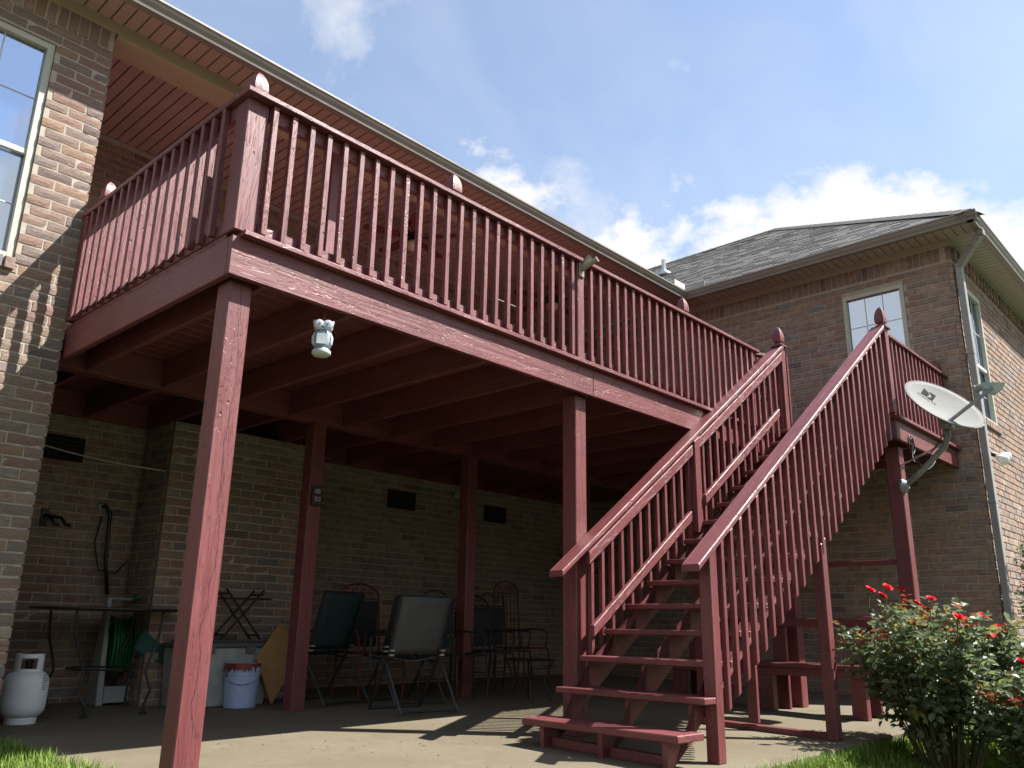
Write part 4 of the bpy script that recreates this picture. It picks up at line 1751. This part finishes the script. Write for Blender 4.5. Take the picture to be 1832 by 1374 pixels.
def storage_bin():
    x0, x1, y0, y1 = 1.62, 2.50, 3.20, 3.58
    z = G(2, 3.4)
    T = thing('storage_bin', 'grey plastic storage bin with dark lid against the brick wall behind the bucket', 'storage bin', (2.06, 3.39, z))
    bm = nb()
    add_pts_box(bm, [(x0 + .03, y0 + .02, z), (x1 - .03, y0 + .02, z), (x1 - .03, y1 - .02, z), (x0 + .03, y1 - .02, z), (x0, y0, z + .50), (x1, y0, z + .50), (x1, y1, z + .50), (x0, y1, z + .50)], .012)
    part('tub', bm, GREYPL, T)
    bm = nb()
    box(bm, (x0 - .015, y0 - .015, z + .502), (x1 + .015, y1 + .015, z + .545), .012)
    box(bm, (x0 + .04, y0 + .04, z + .546), (x1 - .04, y1 - .04, z + .562), .008)
    part('lid', bm, LIDPL, T)
    for xx in (x0 + .2, x1 - .28):
        bm = nb()
        box(bm, (xx, y0 - .026, z + .45), (xx + .09, y0 - .003, z + .53), .006)
        part('latch', bm, LIDPL, T)
    # folded stand lying on top
    S = thing('folding_stand', 'dark folding stand with crossed legs set on the grey storage bin', 'folding stand', (2.2, 3.38, z + .563))
    zz = z + .563
    for y in (3.30, 3.48):
        for s in (-1, 1):
            bm = nb()
            p = Vector((2.22 - s * .20, y + (.012 if s > 0 else 0), zz + .011))
            q = Vector((2.22 + s * .20, y + (.012 if s > 0 else 0), zz + .46))
            tube(bm, [p, q], .011, 8)
            part('leg', bm, IRON, S)
    for x, h in ((2.04, .42), (2.40, .42), (2.05, .05), (2.39, .05)):
        bm = nb()
        tube(bm, [(x, 3.28, zz + h), (x, 3.51, zz + h)], .010, 8)
        part('crossbar', bm, IRON, S)
    bm = nb()
    tube(bm, [(1.75, 3.40, zz + .37), (2.56, 3.40, zz + .385)], .009, 8)
    part('rail', bm, IRON, S)
    B = thing('leaning_board', 'brown wooden board leaning on edge between the bucket and the back post', 'board', (2.55, 3.2, G(2.55, 3.2)))
    P = [Vector((2.30, 3.13, .43)), Vector((2.545, 3.16, .745)), Vector((2.765, 3.19, .60)), Vector((2.72, 3.17, .36)), Vector((2.50, 3.13, G(2.5, 3.13) + .003))]
    bm = nb()
    prism(bm, P, (-.006, .018, 0.004))
    part('panel', bm, PLY, B)


storage_bin()


def hose_reel():
    x0, x1, y = 1.20, 1.66, 3.86
    z = G(1.4, y)
    T = thing('hose_reel', 'green garden hose on a pale wheeled reel cart behind the iron table', 'hose reel', (1.42, y, z))
    for x in (x0, x1 - .05):
        bm = nb()
        add_pts_box(bm, [(x, y - .02, z), (x + .06, y - .02, z), (x + .06, y + .24, z), (x, y + .24, z), (x + .01, y + .06, z + .92), (x + .045, y + .06, z + .92), (x + .045, y + .12, z + .92), (x + .01, y + .12, z + .92)], .006)
        part('side_frame', bm, GREYPL, T)
    bm = nb()
    box(bm, (x0 + .062, y - .01, z + .02), (x1 - .052, y + .02, z + .16), .005)
    part('front_bar', bm, GREYPL, T)
    bm = nb()
    tube(bm, [(x0 + .02, y + .09, z + .91), (x1 - .02, y + .09, z + .91)], .014, 8)
    part('handle', bm, GREYPL, T)
    bm = nb()
    rg = random.Random(2)
    pts = []
    turns = 9
    for i in range(turns * 14 + 1):
        a = 2 * math.pi * i / 14
        r = .19 + .012 * math.sin(i * .37)
        pts.append((x0 + .085 + (x1 - x0 - .19) * i / (turns * 14), y + .10 + .5 * r * math.cos(a), z + .50 + r * 1.25 * math.sin(a)))
    tube(bm, pts, .013, 6)
    part('hose', bm, GREEN, T, smooth=True)
    bm = nb()
    pts = [(x1 - .12, y - .03, z + .55), (x1 - .10, y - .05, z + .42), (x1 - .18, y - .06, z + .34), (x0 + .15, y - .06, z + .29), (x0 + .09, y - .04, z + .30)]
    tube(bm, pts, .009, 6)
    part('hose', bm, GREEN, T, smooth=True)
    bm = nb()
    pts = [(x0 + .30 + .07 * math.cos(t), y + .03 + .05 * math.sin(t), z + .93 + .012 * math.sin(3 * t)) for t in [2 * math.pi * k / 24 for k in range(60)]]
    tube(bm, pts, .013, 6)
    part('hose', bm, GREEN, T, smooth=True)


hose_reel()


def iron_table():
    cx, cy, H = 1.06, 3.52, .842
    z = G(cx, cy)
    T = thing('patio_table', 'black wrought iron patio table with curved legs by the left wall', 'table', (cx, cy, z))
    bm = nb()
    lathe(bm, [(.02, H - .012), (.60, H - .012), (.615, H - .006), (.615, H + .006), (.60, H + .010), (.02, H + .010)], 40, (cx, cy, 0), 1.0, .72)
    part('table_top', bm, IRON, T)
    for sx, sy in ((-1, -1), (1, -1), (-1, 1), (1, 1)):
        bm = nb()
        k = .30
        fx, fy = cx + sx * .235, cy + sy * .40
        pts = [(cx + sx * .36, cy + sy * .28, H - .013), (cx + sx * .34, cy + sy * .29, .62), (cx + sx * .27, cy + sy * .31, .42), (cx + sx * .25, cy + sy * .32, .34), (cx + sx * .29, cy + sy * .36, .20), (fx, fy, .10), (fx, fy, G(fx, fy) + .02)]
        tube(bm, pts, .012, 8)
        lg = part('leg', bm, IRON, T)
        bm = nb()
        lathe(bm, [(.03, 0), (.03, .018), (.014, .022)], 10, (fx, fy, G(fx, fy)))
        part('foot', bm, IRON, lg)
    bm = nb()
    tube(bm, arc((cx, cy, .36), .25, 0, 2 * math.pi, 28, (1, 0, 0), (0, 1.1, 0)), .009, 6)
    part('stretcher_ring', bm, IRON, T)
    # green canvas cushion hanging under it at the right
    K = thing('folded_cushion', 'dark green canvas cushion propped under the right side of the iron table', 'cushion', (1.50, 3.72, G(1.5, 3.7)))
    bm = nb()
    add_pts_box(bm, [(1.36, 3.62, .50), (1.68, 3.62, .34), (1.70, 3.70, .34), (1.38, 3.70, .50), (1.44, 3.62, .70), (1.76, 3.62, .54 - .08), (1.78, 3.70, .46), (1.46, 3.70, .70)], .02)
    part('pad', bm, DKGREEN, K)
    bm = nb()
    tube(bm, [(1.72, 3.66, .36), (1.74, 3.67, .18), (1.74, 3.67, G(1.74, 3.67))], .010, 6)
    tube(bm, [(1.40, 3.66, .52), (1.38, 3.67, .25), (1.38, 3.67, G(1.38, 3.67))], .010, 6)
    part('stand', bm, IRON, K)


iron_table()


def sling_chair(name, label, sling, loc, rz, H=1.0):
    """folding chair: two crossed side frames, a fabric back and seat; faces +y in its own axes"""
    T = thing(name, label, 'chair', loc, rz, local=True, group='sling chairs under the deck')
    wd = .27
    hinge = (.0, .50)
    for s in (-1, 1):
        bm = nb()
        tube(bm, [(s * wd, -.20, H), (s * wd, -.03, .47), (s * wd, .26, .012)], .012, 8)
        part('back_frame', bm, IRON, T)
        bm = nb()
        tube(bm, [(s * (wd + .026), .27, .44), (s * (wd + .026), -.05, .40), (s * (wd + .026), -.32, .012)], .012, 8)
        part('leg', bm, DKSTEEL, T)
        bm = nb()
        tube(bm, [(s * (wd + .03), -.11, .66), (s * (wd + .035), .15, .655), (s * (wd + .03), .24, .63), (s * (wd + .026), .25, .45)], .013, 8)
        part('armrest', bm, IRON, T)
        bm = nb()
        box(bm, (s * wd - .022, -.085, .475), (s * wd + .022, -.055, .490))
        box(bm, (s * wd - .022, -.095, .515), (s * wd + .022, -.065, .530))
        part('clip', bm, ALU, T)
    bm = nb()
    n = 8
    g = []
    for i in range(n + 1):
        t = i / n
        row = []
        for j in range(7):
            q = j / 6 * 2 - 1
            row.append(bm.verts.new((q * (wd - .006), -.195 + .165 * t - .035 * (1 - q * q) * math.sin(math.pi * t), H - .012 - (H - .50) * t)))
        g.append(row)
    for i in range(n):
        for j in range(6):
            bm.faces.new((g[i][j], g[i][j + 1], g[i + 1][j + 1], g[i + 1][j]))
    bk = part('back_sling', bm, sling, T, smooth=True)
    md = bk.modifiers.new('thick', 'SOLIDIFY')
    md.thickness = .006
    bm = nb()
    g = [[bm.verts.new((q * (wd - .006), y, .475 - .04 * (1 - q * q) - .03 * y)) for q in (-1, -.6, -.2, .2, .6, 1)] for y in (-.02, .08, .18, .27)]
    for i in range(3):
        for j in range(5):
            bm.faces.new((g[i][j], g[i][j + 1], g[i + 1][j + 1], g[i + 1][j]))
    st = part('seat_sling', bm, sling, T, smooth=True)
    md = st.modifiers.new('thick', 'SOLIDIFY')
    md.thickness = .006
    for y, z in ((-.20, H), (.26, .02), (-.31, .025), (.27, .45)):
        bm = nb()
        tube(bm, [(-wd - (.026 if y in (-.31, .27) else 0), y, z), (wd + (.026 if y in (-.31, .27) else 0), y, z)], .011, 8)
        part('crossbar', bm, IRON, T)
    return T


sling_chair('folding_chair', 'grey sling folding chair with silver clips, nearest the patio edge', GREYS, (3.22, 2.02, G(3.2, 2.0)), R(-8), 1.0)
sling_chair('folding_chair', 'dark teal sling chair just right of the back left post', TEAL, (2.98, 3.02, G(2.98, 3.0)), R(10), 1.02)
sling_chair('folding_chair', 'black sling chair half hidden behind the grey sling chair', BLACKS, (3.62, 2.62, G(3.6, 2.6)), R(-4), .99)


def scroll_chair(label, mat, loc, rz, H=1.08, arch=True, panel=None, group='scrollwork iron chairs under the deck'):
    T = thing('iron_chair', label, 'chair', loc, rz, local=True, group=group)
    wd = .25
    for s in (-1, 1):
        bm = nb()
        tube(bm, [(s * wd, -.24, .012), (s * wd, -.20, .44), (s * wd, -.25, H - .14)], .011, 8)
        part('back_leg', bm, mat, T)
        bm = nb()
        tube(bm, [(s * wd, .24, .44), (s * (wd + .02), .26, .2), (s * wd, .25, .012)], .011, 8)
        part('front_leg', bm, mat, T)
        bm = nb()
        tube(bm, [(s * wd, -.22, .66), (s * (wd + .03), .0, .67), (s * (wd + .03), .18, .66), (s * (wd + .02), .22, .60), (s * wd, .20, .44)], .010, 8)
        part('armrest', bm, mat, T)
    bm = nb()
    tube(bm, [(wd * math.cos(t), -.25, H - .14 + .14 * math.sin(t)) for t in [math.pi * k / 16 for k in range(17)]] if arch else
         [(-wd, -.25, H - .14), (-wd * .9, -.25, H - .02), (-wd * .5, -.25, H - .05), (0, -.25, H), (wd * .5, -.25, H - .05), (wd * .9, -.25, H - .02), (wd, -.25, H - .14)], .011, 8)
    bk = part('back_frame', bm, mat, T)
    bm = nb()
    tube(bm, [(-wd, -.25, H - .15), (wd, -.25, H - .15)], .009, 8)
    part('back_rail', bm, mat, bk)
    for cx, r in ((-.14, .042), (.14, .042), (-.045, .046), (.045, .046)):
        bm = nb()
        sg = 1 if cx > 0 else -1
        pts = [(cx + sg * r * (1 - .065 * k) * math.cos(k * .62), -.25, H - .085 + r * (1 - .065 * k) * math.sin(k * .62)) for k in range(14)]
        tube(bm, pts, .006, 6)
        part('scroll', bm, mat, bk)
    for x in (-.17, -.085, 0, .085, .17):
        bm = nb()
        tube(bm, [(x, -.245, H - .15), (x * .95, -.215, .47)], .006, 6)
        part('back_bar', bm, mat, bk)
    if panel:
        bm = nb()
        box(bm, (-.22, -.236, .50), (.22, -.205, H - .17), .01)
        part('back_pad', bm, panel, T)
    bm = nb()
    box(bm, (-wd, -.20, .435), (wd, .25, .452), .004)
    part('seat', bm, mat, T)
    bm = nb()
    tube(bm, [(-wd, .25, .2), (wd, .25, .2)], .007, 6)
    part('stretcher', bm, mat, T)
    bm = nb()
    tube(bm, [(-wd, -.22, .2), (wd, -.22, .2)], .007, 6)
    part('stretcher', bm, mat, T)
    return T


scroll_chair('red iron chair with an arched scroll top, behind the grey sling chair', REDIRON, (3.50, 3.02, G(3.5, 3)), R(175), 1.13, panel=BLACKS)
scroll_chair('black iron chair with an arched scroll top, right of the grey sling chair', IRON, (4.08, 2.40, G(4, 2.4)), R(190), 1.08, panel=TEAL)
scroll_chair('black iron chair with a wavy scroll top rail, between the back posts', IRON, (5.25, 2.85, G(5.2, 2.9)), R(172), 1.09, arch=False, panel=BLACKS)
scroll_chair('red iron chair farthest right under the deck, left of the stair post', REDIRON, (6.10, 3.30, G(6.1, 3.3)), R(185), 1.26, arch=True)
scroll_chair('red scrollwork iron chair up on the deck at the head of the stair', REDIRON, (6.72, .40, FL + .004), R(125), 1.17, arch=True, group='scrollwork iron chairs on the deck')

scroll_chair('black iron chair with an arched scroll top, close behind the low side table', IRON, (4.72, 2.62, G(4.7, 2.6)), R(168), 1.05, panel=BLACKS)

# low glass table between the chairs
SD = thing('side_table', 'low dark iron side table among the chairs under the deck', 'table', (4.75, 1.95, G(4.75, 1.95)), local=True)
bm = nb()
lathe(bm, [(.02, .40), (.27, .40), (.28, .408), (.27, .416), (.02, .416)], 28)
part('table_top', bm, IRON, SD)
for k in range(4):
    a = R(45 + 90 * k)
    bm = nb()
    tube(bm, [(.24 * math.cos(a), .24 * math.sin(a), .40), (.15 * math.cos(a), .15 * math.sin(a), .2), (.22 * math.cos(a), .22 * math.sin(a), .012)], .009, 8)
    part('leg', bm, IRON, SD)

# box clock with pale digits on the back left post
CK = thing('thermometer_box', 'black weather display with pale digits hung on the back left post', 'thermometer', (2.43, 2.585, 1.90), local=True)
bm = nb()
box(bm, (-.05, -.020, -.09), (.05, .013, .09), .006)
part('case', bm, BLACK, CK)
bm = nb()
for zz, pts in ((.025, ((-.02, 0), (-.02, .035))), (.025, ((.0, 0), (.022, 0), (.022, .035), (0, .035), (0, 0))), (-.05, ((-.022, 0), (0, 0), (0, .018), (-.022, .018), (-.022, .036), (0, .036))), (-.05, ((.012, 0), (.03, 0), (.03, .036), (.012, .036)))):
    tube(bm, [(x, -.0215, zz + z) for x, z in pts], .0028, 5)
part('digits', bm, SASH, CK)

# pale line strung from the side wall to the corner of the brick bay
bm = nb()
pts = [Vector((0.0, 4.1, 2.36)).lerp(Vector((1.478, 3.70, 2.12)), k / 12) + Vector((0, 0, -.05 * math.sin(math.pi * k / 12))) for k in range(13)]
tube(bm, pts, .006, 6)
o = part('clothes_line', bm, ROPE, None, smooth=True)
o['label'] = 'pale rope strung across the dark corner behind the left wall'
o['category'] = 'rope'

# hose pipe hooked on the back wall and two black hooks
HP = thing('wall_pipe', 'black hose hanging from a tap on the dark back wall', 'hose', (1.18, YB - .04, 1.8))
bm = nb()
tube(bm, [(1.16, YB - .012, 1.79), (1.17, YB - .07, 1.80), (1.22, YB - .08, 1.74), (1.24, YB - .08, 1.3), (1.30, YB - .09, .98)], .018, 8)
part('hose', bm, BLACK, HP, smooth=True)
bm = nb()
tube(bm, [(1.16, YB - .05, 1.70), (1.13, YB - .05, 1.45), (1.20, YB - .05, 1.20), (1.36, YB - .06, 1.18), (1.44, YB - .10, 1.30)], .008, 6)
part('cord', bm, BLACK, HP, smooth=True)
bm = nb()
lathe(bm, [(.04, 0), (.04, .02), (.02, .03)], 12)
bm.transform(Matrix.Translation((1.16, YB - .002, 1.80)) @ Matrix.Rotation(R(90), 4, 'X'))
part('tap', bm, STEEL, HP)
HK = thing('wall_hook', 'black double hook on the back wall near the left wall edge', 'hook', (.70, YB - .01, 1.62))
bm = nb()
box(bm, (.64, YB - .02, 1.56), (.70, YB - .002, 1.72), .004)
part('plate', bm, BLACK, HK)
for dx in (0.0, .10):
    bm = nb()
    tube(bm, [(.67, YB - .02, 1.66), (.69 + dx, YB - .10, 1.64), (.72 + dx, YB - .14, 1.58), (.76 + dx, YB - .14, 1.57)], .016, 8)
    part('hook', bm, BLACK, HK, smooth=True)
# small pale lamp on the back wall
WL = thing('wall_lamp', 'small unlit pale lamp on the back wall beside the second post', 'lamp', (5.82, YB - .02, 2.48))
bm = nb()
lathe(bm, [(.05, 0), (.05, .02), (.02, .03)], 12)
bm.transform(Matrix.Translation((5.82, YB - .002, 2.50)) @ Matrix.Rotation(R(90), 4, 'X'))
part('base', bm, GREYPL, WL)
for s in (-1, 1):
    bm = nb()
    lathe(bm, [(.018, 0), (.04, .06), (.05, .09), (.02, .10)], 12)
    bm.transform(Matrix.Translation((5.82, YB - .03, 2.49)) @ Vector((s * .8, -.5, -.4)).to_track_quat('Z', 'Y').to_matrix().to_4x4())
    part('bulb', bm, GREYPL, WL, smooth=True)


# ------------------------------------------------------------------ plants
def attr_mesh(name, V, F, A, mat, parent, kind='stuff', label=None):
    me = bpy.data.meshes.new(name)
    off = OFF[parent] if parent is not None else Vector((0, 0, 0))
    me.from_pydata([Vector(v) - off for v in V], [], F)
    at = me.attributes.new('rnd', 'FLOAT', 'FACE')
    at.data.foreach_set('value', A)
    me.materials.append(mat)
    o = bpy.data.objects.new(name, me)
    C.objects.link(o)
    if parent is not None:
        o.parent = parent
    if kind:
        o['kind'] = kind
    return o


def add_leaf(V, F, A, p, d, nrm_, L, wd, val):
    """a folded leaf of six triangles' worth of faces"""
    s = d.cross(nrm_)
    if s.length < 1e-4:
        return
    s.normalize()
    nn = s.cross(d).normalized()
    n = len(V)
    V += [p, p + d * L * .35 + s * wd * .5 + nn * wd * .16, p + d * L * .75 + s * wd * .36 + nn * wd * .10 - nn * L * .04, p + d * L - nn * L * .12,
          p + d * L * .75 - s * wd * .36 + nn * wd * .10 - nn * L * .04, p + d * L * .35 - s * wd * .5 + nn * wd * .16, p + d * L * .4, p + d * L * .75 - nn * L * .05]
    F += [(n, n + 6, n + 5), (n, n + 1, n + 6), (n + 1, n + 2, n + 7, n + 6), (n + 6, n + 7, n + 4, n + 5), (n + 2, n + 3, n + 7), (n + 7, n + 3, n + 4)]
    A += [val] * 6


def rose(bm, c, r, rg, d):
    """a full bloom: rings of cupped petals round a tight centre"""
    q = d.to_track_quat('Z', 'Y')
    for ring, (n, tilt, rr) in enumerate(((4, .25, .45), (5, .6, .75), (6, 1.0, 1.0))):
        for k in range(n):
            a = 2 * math.pi * k / n + ring * .5 + rg.uniform(-.15, .15)
            ca, sa = math.cos(a), math.sin(a)
            out = Vector((ca, sa, 0))
            sd = Vector((-sa, ca, 0))
            upv = Vector((0, 0, 1))
            base = out * (.08 * r)
            mid = out * (r * rr * math.sin(tilt) * .7 + .1 * r) + upv * (r * rr * math.cos(tilt) * .6 + .1 * r)
            tip = out * (r * rr * math.sin(tilt) + .15 * r) + upv * (r * rr * math.cos(tilt) * .95)
            wd = r * (.42 + .12 * ring)
            P = [base, mid - sd * wd, tip - sd * wd * .6, tip + upv * r * .06, tip + sd * wd * .6, mid + sd * wd]
            vs = [bm.verts.new(c + q @ p) for p in P]
            ctr = bm.verts.new(c + q @ (mid + out * r * .08))
            for i in range(6):
                bm.faces.new((vs[i], vs[(i + 1) % 6], ctr))


def rose_bush(label, cx, cy, H, rad, n_stem, n_leaf_per, seed, flowers, bud_red=0.085, group='rose bushes at the patio edge'):
    rg = random.Random(seed)
    z0 = lawn_z(cx, cy) - .02
    T = thing('rose_bush', label, 'rose bush', (cx, cy, z0), group=group)
    V, F, A = [], [], []
    tips = []
    sb = nb()
    for i in range(n_stem):
        a = rg.uniform(0, 2 * math.pi)
        rr = rad * math.sqrt(rg.random())
        base = Vector((cx + rr * .25 * math.cos(a), cy + rr * .25 * math.sin(a), z0))
        h = H * (1 - .16 * (rr / rad) ** 2) * rg.uniform(.72, 1.0)
        tip = Vector((cx + rr * math.cos(a), cy + rr * math.sin(a), z0 + h))
        mid = base.lerp(tip, .5) + Vector((0, 0, .12 * H)) + Vector((rg.uniform(-.05, .05), rg.uniform(-.05, .05), 0))
        pts = []
        for k in range(9):
            t = k / 8
            pts.append(base * (1 - t) ** 2 + mid * 2 * t * (1 - t) + tip * t * t)
        tube(sb, pts, [.008 - .006 * k / 8 for k in range(9)], 5)
        tips.append(tip)
        # twigs carrying leaves
        for k in range(n_leaf_per):
            t = rg.uniform(.18, 1.0) ** .75
            p = base * (1 - t) ** 2 + mid * 2 * t * (1 - t) + tip * t * t
            dr = Vector((rg.gauss(0, 1), rg.gauss(0, 1), rg.gauss(.25, .7))).normalized()
            tl = rg.uniform(.05, .17)
            e = p + dr * tl
            sd = dr.cross(Vector((0, 0, 1)))
            if sd.length < .05:
                continue
            sd.normalize()
            high = (e.z - z0) / H
            young = high > .72 and rg.random() < bud_red * 2.2
            tone = rg.random()
            val = rg.uniform(.88, 1.0) if young else (.78 + .1 * tone if rg.random() < .10 else .62 * tone ** 1.0 + .03)
            for (s_, f_) in ((1, .45), (-1, .45), (1, .75), (-1, .75), (0, 1.0)):
                q = p + dr * tl * f_
                ld = (dr * .5 + sd * s_ * .9 + Vector((0, 0, rg.uniform(-.35, .25)))).normalized()
                nv = Vector((q.x - cx, q.y - cy, .25)) * (.8 / rad) + Vector((rg.gauss(0, .55), rg.gauss(0, .55), .55 + rg.gauss(0, .4)))
                L = rg.uniform(.044, .074) * (.85 if young else 1)
                add_leaf(V, F, A, q, ld, nv, L, L * .62, min(1, max(0, val + rg.uniform(-.06, .06))))
    part('stem', sb, STEM, T)
    attr_mesh('foliage', V, F, A, ROSELEAF, T)
    rb = nb()
    for (x, y, z, r) in flowers:
        bm = nb()
        d = Vector((rg.uniform(-.4, .2), rg.uniform(-.7, -.1), .8)).normalized()
        rose(bm, Vector((x, y, z)), r, rg, d)
        fl = part('flower', bm, FLOWER, T)
        bm = nb()
        tube(bm, [(x, y, z + .004), (x + .01, y + .02, z - .12), (x + (cx - x) * .12, y + (cy - y) * .12, z - .30)], .004, 5)
        part('flower_stalk', bm, STEM, fl)
    rb.free()
    return T


FL_A = [(4.68, -2.20, .86, .042), (4.92, -2.32, .74, .045), (5.05, -1.7, 1.08, .038), (4.62, -1.62, 1.06, .038), (4.76, -1.70, 1.08, .040), (4.74, -1.66, 1.02, .036), (5.10, -1.80, .97, .04), (5.16, -1.86, .93, .035), (5.16, -2.46, .55, .048), (5.45, -1.98, .95, .040), (5.40, -2.40, .62, .045), (4.95, -1.95, 1.0, .036), (5.30, -2.2, .88, .04)]
FL_B = [(5.85, -2.35, .62, .05), (6.05, -2.75, .80, .045), (6.3, -2.95, .55, .05), (6.15, -2.45, .86, .04), (6.55, -2.85, .62, .04), (5.72, -2.20, .80, .04), (5.95, -2.9, .35, .045), (6.2, -2.6, .70, .04)]
rose_bush('red rose bush at the patio corner with blooms above the bench', 5.10, -1.92, 1.32, .66, 66, 24, 11, FL_A)
FL_C = [(4.55, -2.52, .34, .042), (4.75, -2.95, .30, .045), (5.0, -2.6, .55, .04), (4.9, -2.9, .52, .04), (4.62, -2.75, .46, .038)]
rose_bush('low red rose bush in the right foreground corner, nearest the viewer', 4.80, -2.74, 1.02, .52, 52, 23, 13, FL_C)
rose_bush('red rose bush at the right picture edge in front of the downspout', 6.35, -2.50, 1.24, .85, 74, 28, 12, FL_B)


def wall_shrub():
    rg = random.Random(21)
    cx, cy = 9.02, -1.93
    z0 = lawn_z(cx, cy)
    T = thing('flowering_shrub', 'tall shrub with pink blossom against the sunny brick wall at right', 'shrub', (cx, cy, z0))
    V, F, A = [], [], []
    sb = nb()
    fb = nb()
    for i in range(26):
        a = rg.uniform(0, 2 * math.pi)
        rr = .42 * math.sqrt(rg.random())
        h = rg.uniform(1.1, 2.4) * (1 - .3 * rr)
        base = Vector((cx + .1 * math.cos(a), cy + .06 * math.sin(a), z0))
        tip = Vector((cx + rr * math.cos(a), cy + .75 * rr * math.sin(a), z0 + h))
        pts = [base.lerp(tip, k / 6) + Vector((rg.uniform(-.02, .02), rg.uniform(-.02, .02), 0)) for k in range(7)]
        tube(sb, pts, [.009 - .001 * k for k in range(7)], 5)
        for k in range(34):
            t = rg.uniform(.25, 1.0)
            p = base.lerp(tip, t)
            dr = Vector((rg.gauss(0, 1), rg.gauss(0, 1), rg.gauss(.1, .5))).normalized()
            for q in range(4):
                e = p + dr * rg.uniform(.02, .14)
                ld = Vector((rg.gauss(0, 1), rg.gauss(0, 1), rg.gauss(.1, .6))).normalized()
                L = rg.uniform(.04, .07)
                add_leaf(V, F, A, e, ld, Vector((rg.uniform(-.5, .5), rg.uniform(-.5, .5), 1)), L, L * .55, .6 * rg.random())
        if i % 3 == 0:
            for k in range(7):
                rose(fb, tip + Vector((rg.uniform(-.05, .05), rg.uniform(-.05, .05), rg.uniform(-.16, .06))), .026, rg, Vector((0, -.5, 1)).normalized())
    part('stem', sb, STEM, T)
    attr_mesh('foliage', V, F, A, ROSELEAF, T)
    part('blossom', fb, PINK, T, kind='stuff')


wall_shrub()


def grass():
    rg = random.Random(9)
    V, F, A = [], [], []

    def blades(n, xr, yr, hmin, hmax, keep):
        for _ in range(n):
            x, y = rg.uniform(*xr), rg.uniform(*yr)
            if not keep(x, y):
                continue
            z = lawn_z(x, y) - .01
            h = rg.uniform(hmin, hmax)
            a = rg.uniform(0, 2 * math.pi)
            lean = h * rg.uniform(.1, .75)
            wd = rg.uniform(.0025, .005)
            d = Vector((math.cos(a), math.sin(a), 0))
            s = Vector((-d.y, d.x, 0)) * wd
            p = Vector((x, y, z))
            m1 = p + d * lean * .35 + Vector((0, 0, h * .6))
            m2 = p + d * lean + Vector((0, 0, h))
            n0 = len(V)
            V.extend([p - s, p + s, m1 + s * .8, m1 - s * .8, m2])
            F.extend([(n0, n0 + 1, n0 + 2, n0 + 3), (n0 + 3, n0 + 2, n0 + 4)])
            v = rg.random() * .9 if rg.random() < .95 else 1.0
            A.extend([v, v])
    blades(15000, (-1.3, .09), (.2, 2.33), .05, .13, lambda x, y: x < .03 + .05 * math.sin(y * 9) + rg.uniform(-.03, .05))
    blades(36000, (2.3, 7.6), (-3.3, -1.42), .05, .11, lambda x, y: (y < -1.425))
    blades(2500, (2.6, 6.2), (-1.52, -1.42), .08, .16, lambda x, y: True)
    o = attr_mesh('grass', V, F, A, GRASS, None)
    o['label'] = 'green lawn grass growing round the patio slab'
    o['category'] = 'grass'
    # dry leaf crumbs on the slab
    V, F, A = [], [], []
    for _ in range(90):
        x, y = rg.uniform(.2, 6.0), rg.uniform(-1.2, 2.6)
        if rg.random() < .5:
            x, y = rg.gauss(2.2, .5), rg.gauss(.5, .45)
        if x < .05:
            continue
        z = G(x, y) + .003
        a = rg.uniform(0, 6.28)
        L = rg.uniform(.006, .022)
        d = Vector((math.cos(a), math.sin(a), 0))
        add_leaf(V, F, A, Vector((x, y, z)), d, Vector((.2, .1, 1)), L, L * .7, .5)
    o = attr_mesh('fallen_leaf', V, F, A, DEBRIS, None)
    o['label'] = 'dry leaf crumbs scattered on the concrete patio'
    o['category'] = 'debris'


grass()
